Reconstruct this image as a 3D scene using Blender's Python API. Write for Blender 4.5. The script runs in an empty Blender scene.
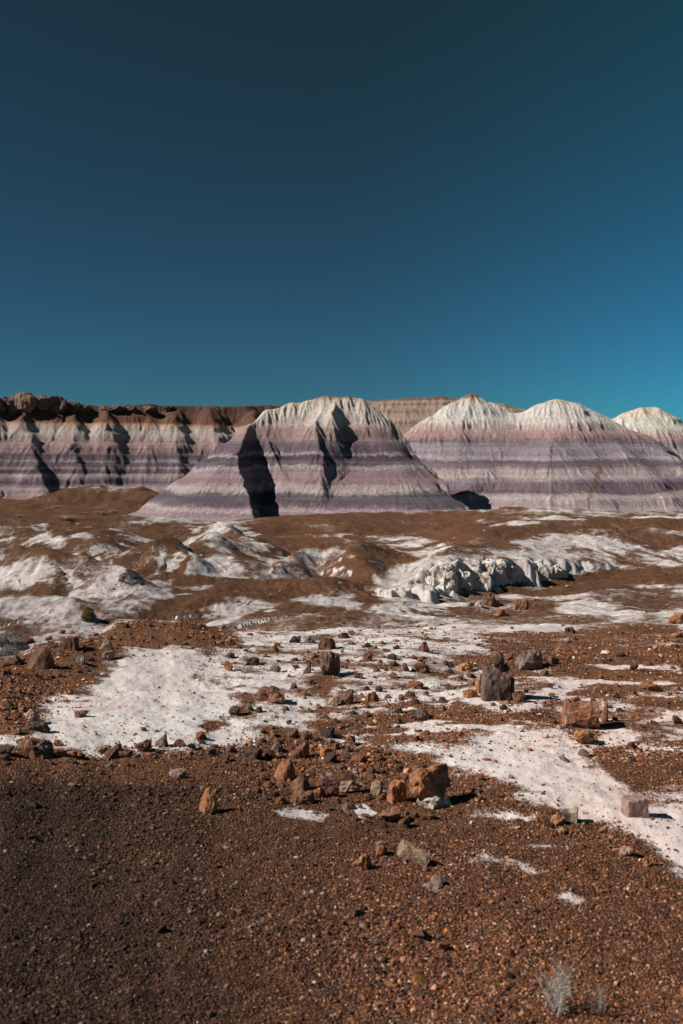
import bpy, bmesh, math, random
import numpy as np
from mathutils import Vector, Matrix, noise as mnoise

S = bpy.context.scene
COL = S.collection
R = math.radians

# ------------------------------------------------------------------ camera, sky, sun, exposure
F = 1000.0            # focal length in pixels of the 683 x 1024 frame
CX, HZ = 341.5, 470.0  # principal column, horizon row
cam_d = bpy.data.cameras.new('camera')
cam = bpy.data.objects.new('camera', cam_d)
COL.objects.link(cam)
cam.location = (0, 0, 0)
cam.rotation_euler = (R(90), 0, 0)
cam_d.sensor_width = 36.0
cam_d.lens = 36.0 * F / 1024.0
cam_d.shift_y = (HZ - 512.0) / 1024.0
cam_d.clip_start = 0.05
cam_d.clip_end = 9000
cam_d.dof.use_dof = True
cam_d.dof.focus_distance = 14.0
cam_d.dof.aperture_fstop = 5.0
S.camera = cam

SUN_EL, SUN_TRAVEL = 38.0, (0.97, 0.22)       # light travels to the right and slightly away
el = R(SUN_EL)
tl = math.hypot(*SUN_TRAVEL)
tosun = Vector((-SUN_TRAVEL[0] / tl * math.cos(el), -SUN_TRAVEL[1] / tl * math.cos(el), math.sin(el)))
sun_d = bpy.data.lights.new('sun', 'SUN')
sun_d.energy = 4.6
sun_d.angle = R(0.5)
sun_d.color = (1.0, 0.955, 0.89)
sun = bpy.data.objects.new('sun', sun_d)
COL.objects.link(sun)
sun.rotation_euler = tosun.to_track_quat('Z', 'Y').to_euler()
sun.location = (-40, 0, 40)

W = bpy.data.worlds.new('World')
S.world = W
W.use_nodes = True
wn, wl = W.node_tree.nodes, W.node_tree.links
wn.clear()
sky = wn.new('ShaderNodeTexSky')
sky.sky_type = 'NISHITA'
sky.sun_disc = False
sky.sun_elevation = el
sky.sun_rotation = math.atan2(tosun.x, tosun.y)
sky.altitude = 1700
sky.air_density = 1.0
sky.dust_density = 0.35
sky.ozone_density = 3.0
# a polarising filter deepens this sky: each channel gets its own contrast, and it is brighter towards +X, away from the dark band
sepc = wn.new('ShaderNodeSeparateColor')
comc = wn.new('ShaderNodeCombineColor')
tcw = wn.new('ShaderNodeTexCoord')
sxw = wn.new('ShaderNodeSeparateXYZ')
wl.new(tcw.outputs['Generated'], sxw.inputs[0])
mpr = wn.new('ShaderNodeMapRange')
mpr.interpolation_type = 'SMOOTHSTEP'
for _i, _v in enumerate((-0.05, 0.42, 1.0, 1.62)):
    mpr.inputs[_i + 1].default_value = _v
wl.new(sxw.outputs[0], mpr.inputs[0])
wl.new(sky.outputs[0], sepc.inputs[0])
for _c, (_p, _k) in enumerate(((0.92, 0.160), (1.32, 0.215), (2.04, 0.061))):
    mn = wn.new('ShaderNodeMath')
    mn.operation = 'MINIMUM'
    mn.inputs[1].default_value = 9.0
    wl.new(sepc.outputs[_c], mn.inputs[0])
    pw = wn.new('ShaderNodeMath')
    pw.operation = 'POWER'
    pw.inputs[1].default_value = _p
    wl.new(mn.outputs[0], pw.inputs[0])
    ml = wn.new('ShaderNodeMath')
    ml.operation = 'MULTIPLY'
    ml.inputs[1].default_value = _k
    wl.new(pw.outputs[0], ml.inputs[0])
    if _c == 0:
        wl.new(ml.outputs[0], comc.inputs[_c])
    else:
        m2 = wn.new('ShaderNodeMath')
        m2.operation = 'MULTIPLY'
        wl.new(ml.outputs[0], m2.inputs[0])
        wl.new(mpr.outputs[0], m2.inputs[1])
        wl.new(m2.outputs[0], comc.inputs[_c])
bg = wn.new('ShaderNodeBackground')
bg.inputs['Strength'].default_value = 0.06
wo = wn.new('ShaderNodeOutputWorld')
wl.new(comc.outputs[0], bg.inputs[0])
wl.new(bg.outputs[0], wo.inputs[0])

S.view_settings.view_transform = 'Standard'
S.view_settings.look = 'None'
S.view_settings.exposure = 0.36
S.view_settings.gamma = 1.0
S.render.engine = 'CYCLES'
S.cycles.max_bounces = 4

rng = np.random.default_rng(7)
random.seed(7)

# ------------------------------------------------------------------ noise
_G = rng.uniform(0, 2 * np.pi, (256, 256))
_GX, _GY = np.cos(_G).astype(np.float32), np.sin(_G).astype(np.float32)


def pn(x, y):
    x = np.asarray(x, np.float64)
    y = np.asarray(y, np.float64)
    ix = np.floor(x).astype(np.int64)
    iy = np.floor(y).astype(np.int64)
    fx = (x - ix).astype(np.float32)
    fy = (y - iy).astype(np.float32)
    u = fx * fx * fx * (fx * (fx * 6 - 15) + 10)
    v = fy * fy * fy * (fy * (fy * 6 - 15) + 10)
    x0, x1, y0, y1 = ix & 255, (ix + 1) & 255, iy & 255, (iy + 1) & 255
    a = _GX[x0, y0] * fx + _GY[x0, y0] * fy
    b = _GX[x1, y0] * (fx - 1) + _GY[x1, y0] * fy
    c = _GX[x0, y1] * fx + _GY[x0, y1] * (fy - 1)
    d = _GX[x1, y1] * (fx - 1) + _GY[x1, y1] * (fy - 1)
    return ((a + (b - a) * u) * (1 - v) + (c + (d - c) * u) * v) * 1.4


def fbm(x, y, o=4, s=0.0, g=0.5):
    t, am = 0.0, 1.0
    for k in range(o):
        t = t + am * pn(x + s + k * 17.3, y - s * 1.7 + k * 9.1)
        x, y, am = x * 2.03, y * 2.03, am * g
    return t


def sm(a, b, x):
    t = np.clip((x - a) / (b - a), 0, 1)
    return t * t * (3 - 2 * t)


def P(px, row, d):
    return ((px - CX) * d / F, d, (HZ - row) * d / F)


# ------------------------------------------------------------------ ridges: a hill is the union of the slopes that fall from its ridge lines
def ridge_union(X, Y, ridges, k=0.0):
    """each ridge: dict(p=[(x,y,z)..], s=slope (or (left,right)), r=rounding); returns height, rill coordinate, distance to ridge"""
    H = np.full(X.shape, -1e3)
    RC = np.zeros(X.shape)
    DD = np.zeros(X.shape)
    off = 0.0
    for rd in ridges:
        pts = rd['p']
        sl = rd['s'] if isinstance(rd['s'], tuple) else (rd['s'], rd['s'])
        cum = off
        for (a, b) in zip(pts[:-1], pts[1:]):
            ex, ey = b[0] - a[0], b[1] - a[1]
            L2 = ex * ex + ey * ey + 1e-9
            L = math.sqrt(L2)
            tr = ((X - a[0]) * ex + (Y - a[1]) * ey) / L2
            t = np.clip(tr, 0, 1)
            qx, qy = X - a[0] - t * ex, Y - a[1] - t * ey
            dd = np.sqrt(qx * qx + qy * qy)
            w = sm(0.15, 0.85, qx / (dd + 0.3))
            s = sl[0] + (sl[1] - sl[0]) * w
            r = rd.get('r', 0.5)
            h = a[2] + t * (b[2] - a[2]) - s * (np.sqrt(dd * dd + r * r) - r)
            nl = (qx * ey - qy * ex) / L / (dd + 1e-6)
            al = (qx * ex + qy * ey) / L / (dd + 1e-6)
            rc = cum + t * L + np.arcsin(np.clip(al, -1, 1)) * np.minimum(dd, 6) * 0.8 + np.where(nl > 0, 500.0, 0.0)
            m = h > H
            if k > 0:
                hm = np.clip(k - np.abs(h - H), 0, k)
                Hn = np.maximum(h, H) + np.where(np.abs(h - H) < k, hm * hm / (4 * k), 0)
            else:
                Hn = np.maximum(h, H)
            RC = np.where(m, rc, RC)
            DD = np.where(m, dd, DD)
            H = Hn
            cum += L
        off = cum + 37.0
    return H, RC, DD


def RG(pts, s, r=0.5):
    return dict(p=[P(*q) for q in pts], s=s, r=r)


def erode(H, cell, n, steps, seed, K=0.5, ke=0.25, kd=0.25, inertia=0.25, batch=9000, where=None):
    """rain: droplets run down the slope, cut rills where it is steep and drop silt where it flattens; returns the change in height"""
    rg = np.random.default_rng(seed)
    H0 = H
    H = H.astype(np.float64).copy()
    ny, nx = H.shape
    cand = None
    if where is not None:
        cand = np.argwhere(where)
    done = 0
    while done < n:
        done += batch
        if cand is not None:
            q = cand[rg.integers(0, len(cand), batch)]
            y, x = q[:, 0] + rg.random(batch) * 0.98, q[:, 1] + rg.random(batch) * 0.98
        else:
            y, x = rg.uniform(1, ny - 3, batch), rg.uniform(1, nx - 3, batch)
        dx = np.zeros(batch)
        dy = np.zeros(batch)
        sed = np.zeros(batch)
        water = 1.0
        for _ in range(steps):
            y = np.clip(y, 1, ny - 3)
            x = np.clip(x, 1, nx - 3)
            iy, ix = y.astype(int), x.astype(int)
            fy, fx = y - iy, x - ix
            b = iy * nx + ix
            Hf = H.ravel()
            h00, h01, h10, h11 = Hf[b], Hf[b + 1], Hf[b + nx], Hf[b + nx + 1]
            gx = (h01 - h00) * (1 - fy) + (h11 - h10) * fy
            gy = (h10 - h00) * (1 - fx) + (h11 - h01) * fx
            h = h00 * (1 - fx) * (1 - fy) + h01 * fx * (1 - fy) + h10 * (1 - fx) * fy + h11 * fx * fy
            dx = dx * inertia - gx * (1 - inertia)
            dy = dy * inertia - gy * (1 - inertia)
            L = np.hypot(dx, dy) + 1e-9
            dx, dy = dx / L, dy / L
            y2, x2 = np.clip(y + dy, 1, ny - 3), np.clip(x + dx, 1, nx - 3)
            jy, jx = y2.astype(int), x2.astype(int)
            gy2, gx2 = y2 - jy, x2 - jx
            c = jy * nx + jx
            hn = Hf[c] * (1 - gx2) * (1 - gy2) + Hf[c + 1] * gx2 * (1 - gy2) + Hf[c + nx] * (1 - gx2) * gy2 + Hf[c + nx + 1] * gx2 * gy2
            dh = hn - h
            cap = np.maximum(-dh / cell, 0.0) * water * K * cell
            dep = np.where(dh > 0, np.minimum(dh, sed), np.where(sed > cap, (sed - cap) * kd, 0))
            ero = np.where((dh <= 0) & (sed <= cap), np.minimum((cap - sed) * ke, -dh * 0.5), 0)
            sed = sed - dep + ero
            dz = (dep - ero) * 0.35
            add = np.bincount(np.concatenate([b, b + 1, b + nx, b + nx + 1]),
                              np.concatenate([dz * (1 - fx) * (1 - fy), dz * fx * (1 - fy), dz * (1 - fx) * fy, dz * fx * fy]), minlength=nx * ny)
            H += np.clip(add, -0.25 * cell, 0.25 * cell).reshape(ny, nx)
            y, x = y2, x2
            water *= 0.985
    D = H - H0
    for _ in range(1):
        D[1:-1, 1:-1] = 0.4 * D[1:-1, 1:-1] + 0.1 * (D[:-2, 1:-1] + D[2:, 1:-1] + D[1:-1, :-2] + D[1:-1, 2:]) + 0.05 * (D[:-2, :-2] + D[2:, 2:] + D[:-2, 2:] + D[2:, :-2])
    return D


def bilin(A, u, v):
    u = np.clip(u, 0, A.shape[0] - 1.001)
    v = np.clip(v, 0, A.shape[1] - 1.001)
    i, j = u.astype(int), v.astype(int)
    a, b = u - i, v - j
    return A[i, j] * (1 - a) * (1 - b) + A[i + 1, j] * a * (1 - b) + A[i, j + 1] * (1 - a) * b + A[i + 1, j + 1] * a * b


# ------------------------------------------------------------------ ground height
_d = np.array([1.0, 3, 5, 8, 10, 12, 14, 17, 20, 24, 28, 34, 45, 60, 80, 110, 160, 400, 4000.])
_px = np.array([-300, 0, 60, 120, 170, 230, 300, 341, 500, 683, 1000.])
_z = np.array([
    [-1.48, -1.48, -1.50, -1.55, -2.00, -2.70, -3.20, -3.70, -3.90, -3.92, -3.95, -4.00, -3.95, -3.70, -3.85, -3.90, -3.90, -4.00, -4.00],
    [-1.53, -1.53, -1.55, -1.58, -1.95, -2.80, -3.40, -3.80, -3.90, -3.92, -3.95, -4.00, -3.95, -3.70, -3.85, -3.90, -3.90, -4.00, -4.00],
    [-1.55, -1.55, -1.59, -1.63, -1.70, -2.45, -3.20, -3.80, -3.90, -3.92, -3.95, -4.00, -3.95, -3.70, -3.85, -3.90, -3.90, -4.00, -4.00],
    [-1.57, -1.57, -1.62, -1.67, -1.68, -1.80, -2.80, -3.70, -3.90, -3.92, -3.95, -4.00, -3.95, -3.70, -3.85, -3.90, -3.90, -4.00, -4.00],
    [-1.58, -1.58, -1.63, -1.70, -1.72, -1.78, -2.50, -3.50, -3.90, -3.92, -3.95, -4.00, -3.95, -3.70, -3.85, -3.90, -3.90, -4.00, -4.00],
    [-1.60, -1.60, -1.65, -1.74, -1.79, -1.92, -2.35, -3.10, -3.60, -3.86, -3.95, -4.00, -3.95, -3.70, -3.85, -3.90, -3.90, -4.00, -4.00],
    [-1.60, -1.60, -1.66, -1.76, -1.82, -1.96, -2.28, -2.75, -3.20, -3.70, -3.95, -4.00, -3.95, -3.70, -3.85, -3.90, -3.90, -4.00, -4.00],
    [-1.61, -1.61, -1.66, -1.77, -1.83, -1.97, -2.25, -2.68, -3.10, -3.60, -3.95, -4.00, -3.95, -3.70, -3.85, -3.90, -3.90, -4.00, -4.00],
    [-1.62, -1.62, -1.67, -1.78, -1.86, -2.02, -2.27, -2.66, -3.04, -3.48, -3.85, -4.12, -4.20, -4.00, -3.90, -3.90, -3.90, -4.00, -4.00],
    [-1.63, -1.63, -1.68, -1.79, -1.87, -2.02, -2.27, -2.65, -3.00, -3.45, -3.80, -4.05, -4.20, -4.00, -3.90, -3.90, -3.90, -4.00, -4.00],
    [-1.64, -1.64, -1.69, -1.80, -1.88, -2.02, -2.27, -2.65, -3.00, -3.45, -3.80, -4.05, -4.20, -4.00, -3.90, -3.90, -3.90, -4.00, -4.00],])
_ld = np.log(_d)


def base_z(px, d):
    l = np.log(np.clip(d, 1.0, 3900))
    i = np.clip(np.searchsorted(_ld, l) - 1, 0, len(_ld) - 2)
    t = (l - _ld[i]) / (_ld[i + 1] - _ld[i])
    j = np.clip(np.searchsorted(_px, px) - 1, 0, len(_px) - 2)
    u = np.clip((px - _px[j]) / (_px[j + 1] - _px[j]), 0, 1)
    u = u * u * (3 - 2 * u)
    i0, i3 = np.clip(i - 1, 0, None), np.clip(i + 2, None, len(_ld) - 1)

    def row(jj):
        a, b, c, e = _z[jj, i0], _z[jj, i], _z[jj, i + 1], _z[jj, i3]
        hb, hc = (_ld[i + 1] - _ld[i0]), (_ld[i3] - _ld[i])
        h = _ld[i + 1] - _ld[i]
        mb = (c - a) / np.maximum(hb, 1e-6) * h * 0.8
        mc = (e - b) / np.maximum(hc, 1e-6) * h * 0.8
        t2, t3 = t * t, t * t * t
        return (2 * t3 - 3 * t2 + 1) * b + (t3 - 2 * t2 + t) * mb + (-2 * t3 + 3 * t2) * c + (t3 - t2) * mc
    return row(j) * (1 - u) + row(j + 1) * u


MOUNDS = [
    RG([(-260, 553, 34), (-120, 552, 33), (-20, 547, 33), (45, 548, 32), (80, 555, 31.5), (112, 573, 30)], 0.61, 0.7),
    RG([(-20, 547, 33), (-30, 572, 30.5), (-35, 592, 29)], 0.72, 0.4),
    RG([(14, 548, 33), (10, 572, 30.8), (2, 594, 29)], 0.72, 0.4),
    RG([(45, 548, 32), (48, 570, 30.3), (58, 588, 28.8)], 0.72, 0.4),
    RG([(-260, 598, 27.6), (-100, 600, 27.4), (40, 599, 27.4), (72, 600, 27), (98, 607, 26)], 0.43, 0.4),
    RG([(250, 590, 31), (215, 588, 30.5), (170, 593, 29.3), (120, 607, 27.5)], 0.43, 0.6),
    RG([(120, 556, 35.5), (161, 540, 37), (182, 552, 35.5), (206, 577, 33)], 0.61, 0.6),
    RG([(161, 540, 37), (150, 562, 34.5), (140, 580, 32.5)], 0.65, 0.4),
    RG([(120, 552, 37.5), (117, 566, 35), (113, 578, 33)], 0.65, 0.4),
    RG([(216, 532, 41), (214, 545, 38.5), (218, 562, 36)], 0.55, 1.0),
    RG([(216, 545, 38.5), (238, 562, 36)], 0.72, 0.7),
    RG([(190, 532, 46), (205, 528, 46), (216, 524, 46), (245, 535, 44), (262, 545, 42)], 0.58, 0.5),
    RG([(268, 566, 36), (300, 554, 38), (320, 547, 39), (342, 539, 40)], 0.72, 0.25),
    RG([(342, 539, 40), (352, 552, 38), (368, 568, 35.5)], 0.70, 0.35),
    RG([(342, 539, 40), (370, 545, 44), (400, 548, 47)], 0.51, 0.6),
    RG([(200, 579, 33), (260, 581, 33), (330, 578, 33)], 0.38, 0.8),
    RG([(296, 604, 29), (325, 599, 29.3), (362, 598, 29.6)], 0.46, 0.3),
    RG([(215, 636, 21), (262, 616, 24), (310, 604, 26.5)], 0.32, 0.4),
    RG([(290, 630, 19), (330, 617, 22), (380, 607, 25)], 0.18, 0.5),
    RG([(200, 534, 60), (240, 527, 63), (300, 517, 66), (360, 514, 68), (430, 512, 70), (500, 519, 66)], 0.13, 3.0),
    RG([(-300, 524, 58), (60, 520, 60), (130, 517, 63), (180, 524, 60)], 0.15, 3.0),
    RG([(-40, 532, 47), (20, 527, 48), (60, 531, 46), (100, 540, 43)], 0.43, 1.2),
    RG([(80, 524, 52), (90, 530, 49), (120, 540, 45)], 0.3, 1.0),
    RG([(40, 496, 120), (70, 489, 122), (104, 484, 124), (135, 488, 124), (165, 497, 118)], 0.40, 1.0),
    RG([(120, 500, 104), (160, 494, 108), (190, 492, 112), (200, 497, 112)], 0.35, 1.0),
    RG([(-200, 492, 125), (-60, 497, 122), (20, 500, 118)], 0.3, 1.0),
]
BANK = [P(*q)[:2] for q in [(330, 598, 36), (368, 604, 33.0), (400, 603, 31.3), (422, 600, 32), (445, 593, 33.8), (472, 587, 35.4), (520, 580, 37.6),
                            (560, 575, 39.5), (620, 568, 42.5), (700, 561, 45.5), (900, 550, 51), (1300, 540, 56)]]


def bank_sd(X, Y):
    best = np.full(X.shape, 1e9)
    sg = np.ones(X.shape)
    along = np.zeros(X.shape)
    prp = np.zeros(X.shape)
    cum = 0
    for a, b in zip(BANK[:-1], BANK[1:]):
        ex, ey = b[0] - a[0], b[1] - a[1]
        L = math.hypot(ex, ey)
        t = np.clip(((X - a[0]) * ex + (Y - a[1]) * ey) / (L * L), 0, 1)
        qx, qy = X - a[0] - t * ex, Y - a[1] - t * ey
        dd = np.sqrt(qx * qx + qy * qy)
        cr = ex * (Y - a[1]) - ey * (X - a[0])
        m = (dd < best - 1e-5) | ((dd < best + 1e-5) & (np.abs(cr) / L > prp))
        prp = np.where(m, np.abs(cr) / L, prp)
        sg = np.where(m, np.where(cr > 0, 1.0, -1.0), sg)
        along = np.where(m, cum + t * L, along)
        best = np.where(m, dd, best)
        cum += L
    return best * sg, along


def smax(a, b, k):
    h = np.clip(k - np.abs(a - b), 0, None)
    return np.maximum(a, b) + h * h / (4 * k)


ERO = None
SKIRT = {}
EX0, EX1, EY0, EY1, EC = -26.0, 36.0, 15.5, 68.0, 0.085


def ground(X, Y, detail=True):
    X = np.asarray(X, float)
    Y = np.asarray(Y, float)
    shp = X.shape
    X = X.ravel()
    Y = Y.ravel()
    d = np.maximum(Y, 0.4)
    px = CX + F * X / d
    z = base_z(np.clip(px, -300, 1000), d)
    rill = np.zeros_like(z)
    # middle distance: mounds, bench step and cut bank
    mid = (Y > 15) & (Y < 200)
    if mid.any():
        xm, ym, zm, pm = X[mid], Y[mid], z[mid], px[mid]
        wx = xm + 0.5 * fbm(xm * 0.35, ym * 0.35, 3, 3.1)
        wy = ym + 0.5 * fbm(xm * 0.35, ym * 0.35, 3, 8.7)
        foot = np.interp(pm, [-300, 0, 85, 175, 240, 300], [24.6, 25.0, 25.2, 26.2, 27.6, 29.5])
        sx = ym - foot + 0.9 * fbm(xm * 0.5, ym * 0.4, 4, 1.0) - 0.55 * np.abs(pn(xm * 2.1, ym * 0.6)) - 0.40 * np.abs(pn(xm * 5.3, ym * 0.8))
        zm = zm + 0.30 * (0.5 * sm(0, 0.3, sx) + 0.5 * sm(0.2, 1.5, sx)) * (0.8 + 0.7 * pn(xm * 0.6, 4.0)) * sm(330, 250, pm) * sm(60, 34, ym)
        H, RC, DD = ridge_union(wx, wy, MOUNDS, 0.25)
        rl = 1 - np.abs(pn(RC * 1.15, DD * 0.22 + 3.3)) * 2
        rl2 = 1 - np.abs(pn(RC * 2.9 + 31, DD * 0.4 + 1.3)) * 2
        fall = sm(0.2, 1.2, DD) * sm(75, 45, ym)
        H = H - fall * (0.10 * rl + 0.05 * rl2)
        zz = smax(zm, H, 0.35)
        sk = sm(0.35, 1.1, DD + 0.5 * fbm(xm * 0.9, ym * 0.9, 3, 15)) * sm(-0.15, 0.15, H - zm) * sm(58, 48, ym)
        SKIRT['v'] = np.zeros_like(z)
        SKIRT['v'][mid] = sk
        rill[mid] = np.where(H > zm - 0.2, rl * 0.6 + rl2 * 0.4, 0) * fall
        # cut bank on the right
        s, al = bank_sd(xm, ym)
        cliff = sm(23.0, 16.5, al)               # steep part at the left end
        # promontories: each buttress comes forward to its right edge and then breaks back
        q = al / 2.3 + 0.55 * pn(al * 0.5, 3.3) + 0.10 * fbm(xm * 1.1, ym * 1.1, 3, 2.0)
        q2 = al / 0.85 + 0.5 * pn(al * 1.3, 8.3) + 0.12 * fbm(xm * 2.1, ym * 2.1, 3, 5.0)
        saw, saw2 = q - np.floor(q), q2 - np.floor(q2)
        big = 0.55 + 0.45 * pn(np.floor(q) * 7.7, 1.3)
        cr1 = pn(np.floor(q) * 7.73 + 0.37, 1.3 + 0 * q) * 1.3
        cr2 = pn(np.floor(q2) * 5.31 + 0.61, 9.3 + 0 * q2)
        ed1 = sm(0, 0.10, saw) * sm(1.0, 0.86, saw)
        fl = (0.6 * cr1 + 1.8 * (saw - 0.5)) * ed1 - 0.9 * (1 - ed1) + (0.35 * cr2 + 0.55 * (saw2 - 0.5)) * sm(0, 0.15, saw2) * sm(1.0, 0.85, saw2)
        lump = 1.1 * fbm(xm * 0.55, ym * 0.55, 2, 7.7) + 0.75 * np.abs(pn(xm * 0.9 + 3, ym * 0.9)) + 0.40 * fbm(xm * 1.9, ym * 1.9, 3, 27.7)
        s2 = s + (0.25 * fl + 0.8 * lump - 0.3) * (0.2 + 0.8 * cliff)
        hh = 0.42 + 0.36 * np.exp(-((al - 11.5) / 4.0) ** 2)
        t1 = 0.30 * fbm(xm * 1.6, ym * 1.6, 3, 41.0)
        t2 = 0.30 * fbm(xm * 1.6, ym * 1.6, 3, 51.0)
        steep = hh * (0.45 * sm(0.0, 0.5, s2) + 0.30 * sm(0.15, 0.7, s2 + t1) + 0.25 * sm(0.25, 1.1, s2 + t2)) + 0.45 * np.clip(s2 / 5.0, 0, 1) ** 0.8
        soft = 1.35 * np.clip(s2 / 7.5, 0, 1) ** 0.85
        up = (steep * cliff + soft * (1 - cliff))
        plat = sm(30, 12, s)
        inside = sm(0, 1, (pm - 386) / (50 + 9 * np.clip(s - 1, 0, 8)))
        rb = 1 - 2 * np.abs(pn(al * 1.1, s * 0.12 + 7))
        up = up - 0.12 * rb * (1 - cliff) * np.clip(s2, 0, 1) * sm(8, 5, s2)
        zz = zz + np.where(s2 > -0.05, up, 0) * plat * inside
        trench = np.exp(-((s + 0.9) / 0.8) ** 2) * cliff * 0.3 * inside
        zz = zz - trench
        z[mid] = zz
    if ERO is not None and detail:
        e = bilin(ERO, (Y - EY0) / EC, (X - EX0) / EC) * ((Y > EY0) & (Y < EY1) & (X > EX0) & (X < EX1))
        z = z + e
        rill = rill - np.clip(e / 0.05, -1.5, 1.5) * -0.8
    if detail:
        near = sm(16, 11, d)
        z = z + 0.055 * fbm(X * 0.45, Y * 0.45, 4, 2.2) * sm(1.5, 5, d)
        z = z + near * 0.022 * fbm(X * 1.3, Y * 1.3, 3, 34.4) * sm(3, 6, d)
        z = z + near * (0.012 * fbm(X * 3.1, Y * 3.1, 3, 4.4) + 0.005 * fbm(X * 14, Y * 14, 2, 6.4))
        far = 1 - near
        z = z + far * sm(75, 100, d) * sm(200, 150, d) * (0.30 * fbm(X * 0.16, Y * 0.16, 4, 29.4) - 0.22 * np.abs(pn(X * 0.4, Y * 0.13)))
        z = z + far * (0.05 * fbm(X * 1.2, Y * 1.2, 4, 9.4)) * sm(300, 100, d) + far * 0.018 * fbm(X * 5, Y * 5, 2, 1.4) * sm(80, 50, d)
    return z.reshape(shp), rill.reshape(shp)


def rain_on_ground():
    ys, xs = np.arange(EY0, EY1, EC), np.arange(EX0, EX1, EC)
    Yg, Xg = np.meshgrid(ys, xs, indexing='ij')
    Z, _ = ground(Xg, Yg, False)
    Z = Z + 0.06 * fbm(Xg * 1.1, Yg * 1.1, 4, 9.4) + 0.16 * fbm(Xg * 0.33, Yg * 0.33, 3, 19.4)
    D = erode(Z, EC, 420000, 60, 3, K=1.5, ke=0.35)
    D = D + 0.16 * fbm(Xg * 0.33, Yg * 0.33, 3, 19.4)
    w = np.minimum.reduce([sm(EY0, EY0 + 3, Yg), sm(EY1, EY1 - 6, Yg), sm(EX0, EX0 + 2, Xg), sm(EX1, EX1 - 2, Xg)])
    sb, ab = bank_sd(Xg, Yg)
    D = D * (1 - sm(23, 17, ab) * sm(-3.0, -1.5, sb) * sm(4.0, 1.5, sb))
    print('erosion', D.min(), D.max(), np.abs(D).mean())
    return np.clip(D, -0.45, 0.35) * w


ERO = rain_on_ground()

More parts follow.
